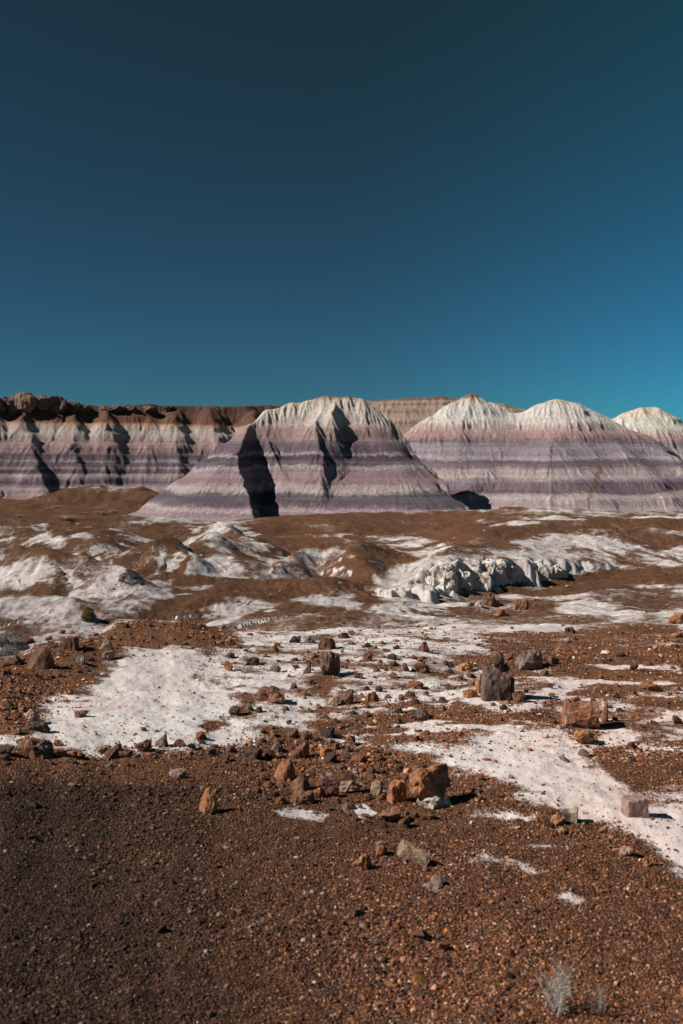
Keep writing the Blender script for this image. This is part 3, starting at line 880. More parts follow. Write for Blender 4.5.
# ------------------------------------------------------------------ banded hills
def build_hill(name, label, x0, x1, y0, y1, step, ridges, mat, k=0.4, warp=0.8, rill=(0.12, 0.08), big=0.16, seed=0.0, plateau=None, fill=None, rain=330000, cut=None):
    xs = np.arange(x0, x1, step)
    ys = np.arange(y0, y1, step * 1.15)
    Y, X = np.meshgrid(ys, xs, indexing='ij')
    wx = X + warp * fbm(X * 0.22, Y * 0.22, 3, 3.1 + seed)
    wy = Y + warp * fbm(X * 0.22, Y * 0.22, 3, 8.7 + seed)
    H, RC, DD = ridge_union(wx, wy, ridges, k)
    if cut is not None:      # the ridge line beyond which the hill falls steeply away
        cap = np.full(X.shape, 1e3)
        best = np.full(X.shape, 1e9)
        for n_, (a, b_) in enumerate(zip(cut[:-1], cut[1:])):
            ex, ey = b_[0] - a[0], b_[1] - a[1]
            t = ((wx - a[0]) * ex + (wy - a[1]) * ey) / (ex * ex + ey * ey)
            t = np.clip(t, -99 if n_ == 0 else 0, 99 if n_ == len(cut) - 2 else 1)
            dq = np.hypot(wx - a[0] - t * ex, wy - a[1] - t * ey)
            side = (wx - a[0]) * ey - (wy - a[1]) * ex        # positive to the right of a line that comes towards us
            c_ = np.where(-side > 0, a[2] + np.clip(t, 0, 1) * (b_[2] - a[2]) - 2.0 * dq, 1e3)
            cap = np.where(dq < best, c_, cap)
            best = np.minimum(best, dq)
        H = np.minimum(H, cap)
    f = sm(0.3, 3.0, DD)
    r1 = 1 - 2 * np.abs(pn(RC * 0.75 + seed, DD * 0.09 + 3.3))
    r2 = 1 - 2 * np.abs(pn(RC * 1.9 + 31 + seed, DD * 0.13 + 1.3))
    r3 = 1 - 2 * np.abs(pn(RC * 4.1 + 57 + seed, DD * 0.2 + 6.3))
    b = fbm(RC * 0.23 + seed, DD * 0.05, 2, 2.0)
    H = H - f * (rill[0] * np.clip(r1, -0.3, 1) + rill[1] * np.clip(r2, -0.5, 1) + 0.055 * np.clip(r3, -0.6, 1)) + f * big * b
    if plateau is not None:
        H = plateau(X, Y, H)
    H = H + 0.05 * fbm(X * 1.3, Y * 1.3, 3, 4 + seed)
    G, _ = ground(X, Y, False)
    on = H > G + 0.2
    if rain:
        D = erode(H, step, rain, 90, 5, K=1.7, ke=0.35, where=on)
        print('rain', D.min(), D.max(), np.abs(D).mean())
        H = H + np.clip(D, -0.6, 0.4)
    # small ledges where harder beds crop out
    H = H + 0.10 * np.sin(H * 4.1 + 0.6 * pn(X * 0.2, Y * 0.2)) * f
    Hc = smax(H, G - 0.6, 0.5)
    fc = grid_faces(*X.shape)
    keep = ((H > G - 0.55).ravel()[fc]).any(1)
    fc = fc[keep]
    used = np.unique(fc)
    rm = np.full(X.size, -1)
    rm[used] = np.arange(len(used))
    V = np.stack([X, Y, Hc], -1).reshape(-1, 3)[used]
    fl = np.zeros(X.shape) if fill is None else fill(X, Y, Hc)
    me = np_mesh(name, V, rm[fc], mat, {'fill': fl.ravel()[used]})
    o = link(name, me)
    tag(o, label, 'hill', kind='structure')
    print(name, X.shape)
    return o


CREAM, PINK, PURP, WLINE = (190, 180, 166), (164, 130, 124), (112, 97, 110), (176, 166, 166)
DKP, GREYP, BRN = (86, 70, 84), (98, 88, 100), (120, 84, 60)
matA = strata_material('banded claystone', [
    (-4.2, (176, 162, 160)), (-3.35, (140, 116, 120)), (-3.0, (180, 165, 164)), (-2.75, (120, 98, 108)), (-2.5, (78, 66, 78)), (-1.85, (88, 75, 88)), (-1.6, (178, 164, 162)),
    (-1.15, (172, 156, 152)), (-0.9, (148, 122, 122)), (0.0, (146, 124, 126)), (0.2, (178, 170, 170)), (0.45, (96, 78, 88)), (0.75, (74, 58, 70)), (1.15, (80, 64, 78)),
    (1.35, (172, 164, 166)), (1.55, (112, 94, 106)), (2.3, (98, 82, 96)), (2.6, (140, 120, 120)), (3.0, (160, 132, 126)), (3.7, (168, 142, 134)), (4.0, (194, 180, 168)), (5.2, (212, 202, 186)), (6.3, (206, 194, 176)), (6.75, (130, 92, 64))], 0.33)
ridgesA = [
    RG([(236, 452, 84), (248, 425, 86), (267, 410, 88), (290, 403, 89), (325, 396, 90), (345, 397, 90), (360, 399, 90), (385, 412, 90), (397, 425, 89.7)], (1.15, 2.1), 0.6),
    RG([(397, 425, 89.7), (421, 462, 86), (440, 486, 83.2), (453, 506, 81)], (0.45, 2.0), 0.3),
    RG([(248, 425, 86), (235, 454, 80.6), (245, 490, 75.8), (257, 523, 71.5)], (0.75, 3.0), 0.25),
    RG([(270, 438, 84.8), (276, 452, 83.2), (285, 480, 80.6), (294, 514, 77.6)], (2.0, 2.6), 0.2),
    RG([(325, 398, 90), (313, 424, 85.2), (318, 450, 82), (323, 490, 78.2), (325, 515, 75.6)], (1.15, 1.5), 0.5),
    RG([(336, 397, 90), (331, 412, 86.6), (336, 436, 85.0)], (1.2, 1.5), 0.4),
    RG([(350, 398, 90), (356, 430, 87.6), (360, 465, 84), (364, 512, 79.6)], (0.95, 0.5), 0.7),
    RG([(385, 412, 90.3), (390, 450, 86.6), (398, 480, 83.3), (408, 512, 79.8)], (0.42, 0.5), 0.7),
]
build_hill('hill', 'broad banded hill with dark shadowed gullies down its left side', -20, 14, 70, 96, 0.085, ridgesA, matA, warp=0.35, seed=1.0, cut=[P(*q) for q in [(385, 410, 90.2), (397, 425, 89.7), (421, 462, 86), (440, 486, 83.2), (457, 510, 80.5)]])

matB = strata_material('pale banded claystone', [
    (-4.2, (190, 178, 172)), (-3.3, (186, 172, 168)), (-2.95, (168, 140, 140)), (-2.6, (190, 180, 176)), (-2.3, (176, 160, 160)), (-2.1, (112, 84, 90)), (-1.5, (102, 82, 94)), (-1.0, (128, 114, 124)),
    (-0.6, (182, 170, 166)), (0.0, (178, 160, 154)), (0.35, (122, 106, 116)), (0.8, (104, 88, 102)), (1.1, (178, 170, 168)), (1.6, (136, 126, 138)), (2.2, (160, 152, 158)), (2.9, (116, 102, 116)),
    (3.2, (160, 128, 124)), (3.8, (176, 140, 132)), (4.4, (192, 170, 160)), (5.0, (214, 206, 194)), (6.6, (222, 214, 202)), (7.5, (206, 192, 172)), (7.9, (136, 98, 70))], 0.32, 4.2)


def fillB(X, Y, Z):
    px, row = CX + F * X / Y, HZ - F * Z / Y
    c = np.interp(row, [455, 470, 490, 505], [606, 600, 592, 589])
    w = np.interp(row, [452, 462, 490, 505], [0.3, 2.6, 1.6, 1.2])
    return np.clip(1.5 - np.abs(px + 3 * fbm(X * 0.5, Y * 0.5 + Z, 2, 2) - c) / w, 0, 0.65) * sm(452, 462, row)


ridgesB = [
    RG([(395, 455, 103), (415, 433, 104), (431, 417, 105), (450, 403, 106), (471, 394, 107), (489, 403, 106.5), (506, 413, 106), (522, 413, 106), (538, 405, 106), (555, 400, 106), (573, 403, 106), (594, 412, 106), (612, 421, 106),
        (645, 436, 105), (668, 455, 101), (690, 480, 97), (715, 514, 92)], (0.95, 0.95), 1.2),
    RG([(471, 394, 107), (462, 430, 102.5), (450, 470, 97.5), (436, 508, 92)], (0.75, 1.0), 0.8),
    RG([(489, 403, 106.5), (492, 440, 101.5), (485, 475, 97), (480, 510, 92)], (0.7, 0.85), 1.4),
    RG([(524, 413, 106), (512, 440, 101.5), (484, 470, 96), (456, 502, 91)], (0.75, 0.9), 0.6),
    RG([(555, 400, 106), (553, 440, 100.5), (546, 480, 95), (542, 512, 91)], (0.6, 0.8), 2.0),
    RG([(578, 404, 106), (583, 440, 101), (578, 480, 95.5), (574, 512, 91)], (0.65, 0.95), 1.0),
    RG([(600, 414, 106), (616, 445, 101), (622, 480, 95.5), (628, 513, 91)], (0.65, 0.8), 1.6),
    RG([(640, 434, 105), (655, 470, 98.5), (668, 514, 91)], (0.65, 0.8), 1.4),
]
build_hill('hill', 'pale lavender banded hill with two rounded white summits', 4, 46, 86, 113, 0.095, ridgesB, matB, warp=0.4, seed=4.0, fill=fillB)

matC = strata_material('white claystone', [
    (-4.5, (176, 162, 158)), (-2.0, (140, 124, 132)), (-0.5, (176, 166, 164)), (1.0, (146, 134, 142)), (2.2, (176, 166, 164)), (3.2, (140, 124, 130)), (4.0, (176, 140, 130)), (4.6, (196, 178, 164)),
    (5.6, (226, 218, 202)), (7.2, (222, 206, 182)), (8.4, (210, 190, 162))], 0.2, 4.3)
ridgesC = [
    RG([(540, 470, 134), (575, 443, 132), (612, 422, 130), (626, 413, 130), (642, 408, 130), (655, 408, 130), (668, 417, 130), (690, 432, 130), (730, 428, 131), (780, 436, 131), (860, 450, 132), (980, 470, 133)], (0.8, 0.9), 1.6),
    RG([(650, 408, 130), (655, 440, 125), (660, 480, 120), (664, 505, 116)], 0.75, 1.6),
    RG([(690, 432, 130), (694, 470, 124), (700, 505, 118)], 0.8, 1.0),
    RG([(626, 413, 130), (615, 450, 125), (605, 500, 118)], 0.8, 1.0),
    RG([(730, 428, 131), (740, 470, 124), (750, 508, 117)], 0.75, 1.4),
    RG([(800, 438, 131), (820, 475, 124), (830, 508, 118)], 0.75, 1.4),
]
build_hill('hill', 'small white capped hill behind the pale banded one at right', 22, 90, 112, 142, 0.13, ridgesC, matC, warp=0.6, seed=9.0)

matM = strata_material('rust capped claystone', [
    (-4.2, (130, 94, 79)), (-3.3, (148, 123, 121)), (-2.6, (163, 149, 145)), (-2.2, (139, 116, 121)), (-1.8, (89, 73, 84)), (-1.2, (139, 116, 119)), (-0.75, (163, 151, 148)), (-0.45, (89, 73, 83)), (-0.1, (85, 68, 81)), (0.2, (159, 147, 147)),
    (0.5, (96, 79, 91)), (0.95, (86, 71, 83)), (1.25, (156, 143, 143)), (1.5, (96, 79, 91)), (2.1, (81, 66, 79)), (2.5, (130, 107, 112)), (3.1, (156, 125, 119)), (4.2, (163, 136, 129)), (4.8, (172, 159, 148)), (6.2, (178, 167, 152)), (6.7, (175, 136, 107)),
    (7.05, (111, 70, 46)), (8.6, (100, 61, 40)), (9.6, (86, 53, 37)), (11.0, (97, 64, 44))], 0.16, 4.6)
SK = lambda c: (min(max(c, -260), 330) - 60) * 0.045
edge = [P(q[0], q[1], q[2] + SK(q[0])) for q in [(-420, 402, 152), (-250, 398, 152), (-100, 396, 151), (0, 400, 150), (40, 400, 150), (90, 405, 150), (150, 404, 150), (215, 406, 151), (270, 405, 152.5), (330, 407, 154), (350, 450, 155)]]
MR = random.Random(8)
ridgesM = [dict(p=edge, s=1.05, r=0.4)]
for c, sk, top in [(-250, -4, 419), (-205, 2, 420), (-160, -3, 419), (-120, 3, 419), (-75, -4, 418), (-40, 4, 419), (-8, -6, 419), (24, 6, 418),
                   (67, 4, 419), (103, -3, 418), (146, -4, 420), (174, 3, 419), (214, 6, 418), (256, 4, 420), (300, 0, 419)]:
    g_ = MR.uniform(0.0, 5.5)
    sk += MR.uniform(-7, 7)
    c += MR.uniform(-8, 8)
    top += MR.uniform(-4, 3)
    e = SK(c)
    ridgesM.append(RG([(c, top - 9, 149.2 + e), (c, top, 147 + e), (c + sk * 0.4, top + 18, 144.3 + e), (c + sk, 462, 138.6 + e + g_ * .5), (c + sk * 1.6, 486, 134.4 + e + g_), (c + sk * 2, 500, 130.5 + e + g_)], (1.0, MR.uniform(0.9, 1.35)), 1.1))


def platM(X, Y, H):
    ex = np.array([q[0] for q in edge])
    ey = np.interp(X, ex, [q[1] for q in edge])
    ez = np.interp(X, ex, [q[2] for q in edge])
    return np.where(Y > ey - 0.3, np.maximum(H, ez - 0.6 + 0.5 * fbm(X * 0.25, Y * 0.25, 3, 6)), H)


build_hill('mesa', 'long rust capped mesa with grey banded spurs along the left skyline', -118, 4, 126, 176, 0.16, ridgesM, matM, k=0.5, warp=0.7, rill=(0.18, 0.12), big=0.3, seed=14.0, plateau=platM)

matF = strata_material('tan layered claystone', [
    (-4.2, (120, 104, 108)), (2.0, (112, 98, 104)), (4.0, (150, 124, 114)), (6.0, (164, 140, 122)), (7.6, (150, 126, 106)), (8.4, (172, 150, 128)), (9.2, (146, 120, 98)), (10.0, (170, 148, 124)),
    (10.7, (150, 124, 100)), (11.2, (168, 142, 114)), (11.6, (124, 88, 64)), (12.6, (112, 76, 54))], 0.3, 20.0)
ridgesF = [RG([(280, 440, 172), (330, 402, 170), (370, 401, 168), (410, 398, 167), (440, 396.5, 167), (470, 400, 168), (500, 404, 168), (527, 410, 169), (545, 425, 170), (570, 460, 171)], 0.7, 1.6)]
for c, top in [(362, 404), (388, 401), (408, 401), (436, 399), (466, 402), (498, 407), (522, 412)]:
    ridgesF.append(RG([(c, top, 166.5), (c + 2, 425, 160), (c + 4, 460, 151)], 0.85, 0.8))
build_hill('hill', 'far tan layered ridge seen between the banded hills', -14, 46, 146, 182, 0.17, ridgesF, matF, k=0.5, warp=0.7, seed=24.0, rain=120000)

# ------------------------------------------------------------------ where a pixel's sight line meets the ground
_ds = np.concatenate([np.arange(1.5, 20, 0.02), np.arange(20, 70, 0.05), np.arange(70, 200, 0.2)])


def hit(px, row):
    x = (px - CX) * _ds / F
    z, _ = ground(x, _ds)
    ray = (HZ - row) * _ds / F
    k = np.argmax(ray <= z)
    d = _ds[k]
    return (px - CX) * d / F, d, float(z[k])


def gz(x, y):
    return float(ground(np.array([x]), np.array([y]))[0][0])


# ------------------------------------------------------------------ gravel
def build_gravel():
    n = 330000
    px = rng.uniform(-330, 1010, n * 2)
    row = np.where(rng.random(n * 2) < 0.62, rng.uniform(735, 1120, n * 2), rng.uniform(618, 760, n * 2))
    # start from flat-ground estimate, then fix height: the density is even enough in plan
    dd = 1.72 * F / (row - HZ)
    dd = np.where(row < 690, 8 + (690 - row) / 70 * 5.5 * rng.uniform(0.6, 1.2, n * 2), dd)
    dd *= rng.uniform(0.97, 1.03, n * 2)
    X = (px - CX) * dd / F
    Z, _ = ground(X, dd)
    clay, lav = clay_mask(X, dd, Z)
    nz = fbm(X * 2.3, dd * 2.3, 3, 21)
    dens = 1 - sm(0.12, 0.75, clay + 0.30 * nz)
    keep = rng.random(n * 2) < (0.055 + 0.94 * dens)
    keep &= (dd < 13.8)
    X, D, Z, clay, pxx = X[keep][:n], dd[keep][:n], Z[keep][:n], clay[keep][:n], px[keep][:n]
    # larger loose stones on the slopes farther away
    m = 16000
    fd = 13.5 * (58 / 13.5) ** rng.random(m)
    fp = rng.uniform(-150, 850, m)
    fx = (fp - CX) * fd / F
    fz, _ = ground(fx, fd)
    fc, _ = clay_mask(fx, fd, fz)
    kk = rng.random(m) < np.clip(0.9 - 1.1 * fc, 0.06, 1) * np.clip(0.5 + 0.9 * fbm(fx * 0.5, fd * 0.5, 3, 5), 0, 1)
    nf = int(kk.sum())
    X, D, Z, clay, pxx = np.r_[X, fx[kk]], np.r_[D, fd[kk]], np.r_[Z, fz[kk]], np.r_[clay, fc[kk]], np.r_[pxx, fp[kk]]
    n = len(X)
    size = 0.0030 * np.exp(rng.normal(0, 0.42, n)) * (D / 4.0) ** 0.62
    size *= np.exp(0.45 * fbm(X * 0.9, D * 0.9, 3, 61))
    bigm = rng.random(n) < np.where((D > 5.4) & (D < 13), 0.03, 0.004)
    bigm[-nf:] = False
    size[-nf:] *= 1.7
    size[bigm] *= rng.uniform(1.6, 3.0, bigm.sum())
    # icosahedron
    t = (1 + 5 ** 0.5) / 2
    iv = np.array([(-1, t, 0), (1, t, 0), (-1, -t, 0), (1, -t, 0), (0, -1, t), (0, 1, t), (0, -1, -t), (0, 1, -t), (t, 0, -1), (t, 0, 1), (-t, 0, -1), (-t, 0, 1)], float) / math.sqrt(1 + t * t)
    ifc = np.array([(0, 11, 5), (0, 5, 1), (0, 1, 7), (0, 7, 10), (0, 10, 11), (1, 5, 9), (5, 11, 4), (11, 10, 2), (10, 7, 6), (7, 1, 8), (3, 9, 4), (3, 4, 2), (3, 2, 6), (3, 6, 8), (3, 8, 9), (4, 9, 5), (2, 4, 11), (6, 2, 10), (8, 6, 7), (9, 8, 1)])
    V = iv[None] * rng.uniform(0.62, 1.25, (n, 12, 1))
    sc = np.stack([rng.uniform(0.8, 1.5, n), rng.uniform(0.7, 1.2, n), rng.uniform(0.5, 0.95, n)], -1)
    V = V * sc[:, None, :]
    th, ph = rng.uniform(0, 6.283, n), rng.normal(0, 0.5, n)
    c, s = np.cos(ph)[:, None], np.sin(ph)[:, None]
    V = np.stack([V[..., 0] * c - V[..., 2] * s, V[..., 1], V[..., 0] * s + V[..., 2] * c], -1)
    c, s = np.cos(th)[:, None], np.sin(th)[:, None]
    V = np.stack([V[..., 0] * c - V[..., 1] * s, V[..., 0] * s + V[..., 1] * c, V[..., 2]], -1)
    V = V * size[:, None, None] + np.stack([X, D, Z + size * 0.25], -1)[:, None, :]
    pal = np.array([(0.085, 0.036, 0.021), (0.15, 0.058, 0.028), (0.20, 0.08, 0.036), (0.045, 0.028, 0.024), (0.26, 0.125, 0.062), (0.33, 0.19, 0.12), (0.46, 0.36, 0.29), (0.25, 0.10, 0.03), (0.10, 0.055, 0.05)])
    row = HZ - F * Z / D
    tone = sm(745, 800, row + 14 * fbm(X * 2, D * 2, 3, 3)) * (0.28 + 0.72 * sm(520, 20, pxx))  # darker front pebbles, with the same lower-left corner falloff painted into their tint
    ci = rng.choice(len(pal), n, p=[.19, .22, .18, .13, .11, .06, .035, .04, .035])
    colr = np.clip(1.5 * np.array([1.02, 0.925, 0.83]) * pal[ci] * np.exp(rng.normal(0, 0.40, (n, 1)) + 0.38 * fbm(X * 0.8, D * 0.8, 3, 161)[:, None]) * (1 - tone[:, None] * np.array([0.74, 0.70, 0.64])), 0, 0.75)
    FC = (ifc[None] + (np.arange(n) * 12)[:, None, None]).reshape(-1, 3)
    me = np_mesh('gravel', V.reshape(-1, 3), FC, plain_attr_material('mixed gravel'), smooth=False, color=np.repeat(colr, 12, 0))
    o = link('gravel', me)
    tag(o, 'loose rusty brown gravel covering the foreground between pale clay patches', 'gravel', kind='stuff')
    print('gravel', n)


build_gravel()

# ------------------------------------------------------------------ rocks
ROCKM = {
    'orange': rock_material('orange petrified wood', (0.13, 0.05, 0.026), (0.32, 0.13, 0.055), (0.44, 0.215, 0.105)),
    'red': rock_material('rust red petrified wood', (0.075, 0.03, 0.02), (0.18, 0.068, 0.038), (0.30, 0.135, 0.08), (0.42, 0.34, 0.29)),
    'brown': rock_material('brown stone', (0.07, 0.032, 0.022), (0.165, 0.072, 0.04), (0.28, 0.14, 0.08)),
    'dark': rock_material('dark varnished stone', (0.035, 0.021, 0.016), (0.08, 0.046, 0.033), (0.15, 0.09, 0.065)),
    'plum': rock_material('plum grey petrified wood', (0.06, 0.036, 0.030), (0.125, 0.075, 0.060), (0.21, 0.135, 0.11), (0.24, 0.11, 0.055)),
    'grey': rock_material('grey stone', (0.13, 0.11, 0.105), (0.23, 0.19, 0.18), (0.34, 0.29, 0.27)),
    'tan': rock_material('tan stone', (0.20, 0.12, 0.075), (0.34, 0.215, 0.135), (0.46, 0.33, 0.235)),
    'pink': rock_material('pinkish stone', (0.18, 0.105, 0.085), (0.32, 0.20, 0.165), (0.45, 0.31, 0.26)),
    'white': rock_material('white crusted stone', (0.36, 0.30, 0.27), (0.52, 0.47, 0.43), (0.62, 0.58, 0.54), (0.24, 0.12, 0.075)),
    'pinkw': rock_material('cracked pale stone', (0.10, 0.06, 0.045), (0.25, 0.165, 0.13), (0.40, 0.33, 0.29), (0.26, 0.115, 0.06)),
    'rust': rock_material('streaked rust petrified wood', (0.12, 0.045, 0.025), (0.27, 0.105, 0.052), (0.40, 0.19, 0.10), (0.46, 0.36, 0.29)),
    'crust': rock_material('salty crust', (0.30, 0.22, 0.17), (0.50, 0.405, 0.33), (0.64, 0.55, 0.47)),
    'gold': rock_material('golden orange stone', (0.17, 0.075, 0.03), (0.33, 0.155, 0.06), (0.43, 0.24, 0.12)),
    'cap': rock_material('brown caprock', (0.07, 0.042, 0.03), (0.16, 0.095, 0.065), (0.25, 0.16, 0.115), None, 0.06),
}


def band_material():
    m, nt, bs = new_mat('banded petrified wood')
    n = N(nt)
    tc = n('ShaderNodeTexCoord')
    sx = n('ShaderNodeSeparateXYZ')
    n.put(sx.inputs[0], tc.outputs['Object'])
    w = n.math('ADD', n.math('MULTIPLY', sx.outputs[0], 70.0), n.math('MULTIPLY', n.noise(tc.outputs['Object'], 30, 3), 1.6))
    c = n.ramp(n.mapr(n.math('SINE', w), -1, 1), [(0.1, (0.06, 0.045, 0.04)), (0.5, (0.19, 0.135, 0.10)), (0.9, (0.38, 0.29, 0.20))])
    nt.links.new(c, bs.inputs['Base Color'])
    nt.links.new(n.bump(n.noise(tc.outputs['Object'], 60, 4), 0.5, 0.01), bs.inputs['Normal'])
    return m


ROCKM['banded'] = band_material()


def rock_mesh(seed, dims, style, mat, detail=2, rough=0.05):
    rd = random.Random(seed)
    w, dp, h = dims
    pts = []
    U = rd.uniform
    if style in ('block', 'cube'):
        kj = 0.75 if style == 'cube' else 1.0
        for sx in (-1, 1):
            for sy in (-1, 1):
                for sz in (0, 1):
                    pts.append((sx * (1 - kj * U(0, .34)), sy * (1 - kj * U(0, .4)), sz * (1 - kj * U(0, .32)) - (1 - sz) * U(0, .1)))
        for _ in range(5 if style == 'block' else 0):
            pts.append((U(-1, 1), U(-1.1, 1.1), U(.25, .95)))
        yaw = U(-.45, .45)
    elif style == 'round':
        for _ in range(26):
            v = Vector((rd.gauss(0, 1), rd.gauss(0, 1), rd.gauss(0, 1))).normalized()
            k = U(.85, 1.08)
            pts.append((v.x * k, v.y * k, .5 + .52 * v.z * k))
        yaw = 0
    elif style == 'pyramid':
        for a in range(6):
            an = a / 6 * 6.283 + U(-.3, .3)
            pts.append((math.cos(an) * U(.85, 1.1), math.sin(an) * U(.85, 1.1), U(-.05, .2)))
        tx = U(-.2, .2)
        pts += [(tx + U(.2, .45), U(-.3, .3), 1.0), (tx - U(.15, .4), U(-.35, .25), U(.82, .97)), (U(-.75, -.5), U(-.5, .2), U(.5, .7)), (U(.55, .85), U(-.5, .2), U(.45, .75)), (U(-.2, .3), -.7, U(.35, .6))]
        yaw = U(-.3, .3)
    elif style == 'wedge':
        pts = [(-1, -.8, 0), (-1, .8, 0), (1, -.9, 0), (1, .9, 0), (-.95, -.6, .25), (-.9, .7, .35), (.75, -.6, .92), (.95, .5, 1.0), (.3, -.8, .62), (.98, -.3, .5)]
        pts = [(x * U(.88, 1.1), y * U(.88, 1.1), z * U(.88, 1.05)) for x, y, z in pts]
        yaw = U(-.3, .3)
    elif style == 'slab':
        k = rd.randint(6, 8)
        for a in range(k):
            an = a / k * 6.283 + U(-.25, .25)
            r = U(.85, 1.1)
            pts += [(math.cos(an) * r, math.sin(an) * r, U(-.05, .2)), (math.cos(an) * r * U(.75, .95), math.sin(an) * r * U(.75, .95), U(.72, 1.0))]
        yaw = U(-1, 1)
    elif style == 'log':
        k = 9
        for e in (-1, 1):
            for a in range(k):
                an = a / k * 6.283 + U(-.12, .12)
                r = U(.88, 1.08)
                pts.append((e * U(.9, 1.04), math.cos(an) * r, .5 + .5 * math.sin(an) * r))
        yaw = U(-.35, .35)
    else:  # chunk
        for _ in range(13):
            v = Vector((U(-1, 1), U(-1, 1), U(-1, 1)))
            m_ = max(abs(v.x), abs(v.y), abs(v.z))
            v /= m_
            k = U(.72, 1.08)
            pts.append((v.x * k, v.y * k, .5 + .5 * v.z * k))
        yaw = U(-1.5, 1.5)
    c, s = math.cos(yaw), math.sin(yaw)
    pts = [(x * c - y * s, x * s + y * c, z) for x, y, z in pts]
    # break corners off along random planes
    pv = [Vector(q) for q in pts]
    pv += [(a_ + b_) / 2 for n_, a_ in enumerate(pv) for b_ in pv[n_ + 1:]] if len(pv) < 30 else []
    for _ in range({'log': 2, 'cube': 1}.get(style, 8)):
        nv_ = Vector((rd.gauss(0, 1), rd.gauss(0, 1), rd.gauss(.25, .8))).normalized()
        sup = max((q - Vector((0, 0, .45))).dot(nv_) for q in pv)
        off_ = sup * U(.74, .96)
        for q in pv:
            e_ = (q - Vector((0, 0, .45))).dot(nv_) - off_
            if e_ > 0:
                q -= nv_ * e_
    pts = [tuple(q) for q in pv]
    bm = bmesh.new()
    vs = [bm.verts.new(p) for p in pts]
    g = bmesh.ops.convex_hull(bm, input=vs)
    bmesh.ops.delete(bm, geom=[e for e in set(g['geom_interior'] + g['geom_unused']) if isinstance(e, bmesh.types.BMVert)], context='VERTS')
    bmesh.ops.dissolve_limit(bm, angle_limit=R(9), verts=bm.verts, edges=bm.edges)
    bmesh.ops.bevel(bm, geom=list(bm.edges), offset=0.055, segments=1, affect='EDGES', clamp_overlap=True)
    bmesh.ops.triangulate(bm, faces=bm.faces)
    for _ in range(detail):
        le = [e for e in bm.edges if e.calc_length() > 0.22]
        if le:
            bmesh.ops.subdivide_edges(bm, edges=le, cuts=1)
            bmesh.ops.triangulate(bm, faces=bm.faces)
    so = Vector((seed * 3.17 % 50, seed * 1.31 % 50, 0))
    bm.normal_update()
    for v in bm.verts:
        q = v.co * 1.6 + so
        k = mnoise.noise(q) * 1.7 + mnoise.noise(q * 2.3) * 1.1 + mnoise.noise(q * 5.1) * .6 - 1.3 * max(0.0, .14 - abs(mnoise.noise(q * 1.3 + Vector((7, 3, 1))))) / .14 * .6
        v.co += v.normal * (k * rough * 1.2)
    xs = [v.co for v in bm.verts]
    mn = [min(q[i] for q in xs) for i in range(3)]
    mx = [max(q[i] for q in xs) for i in range(3)]
    for v in bm.verts:
        v.co = Vector(((v.co.x - (mn[0] + mx[0]) / 2) / (mx[0] - mn[0]) * w, (v.co.y - (mn[1] + mx[1]) / 2) / (mx[1] - mn[1]) * dp, (v.co.z - mn[2]) / (mx[2] - mn[2]) * h))
    me = bpy.data.meshes.new('rock')
    bm.to_mesh(me)
    bm.free()
    me.materials.append(mat)
    return me


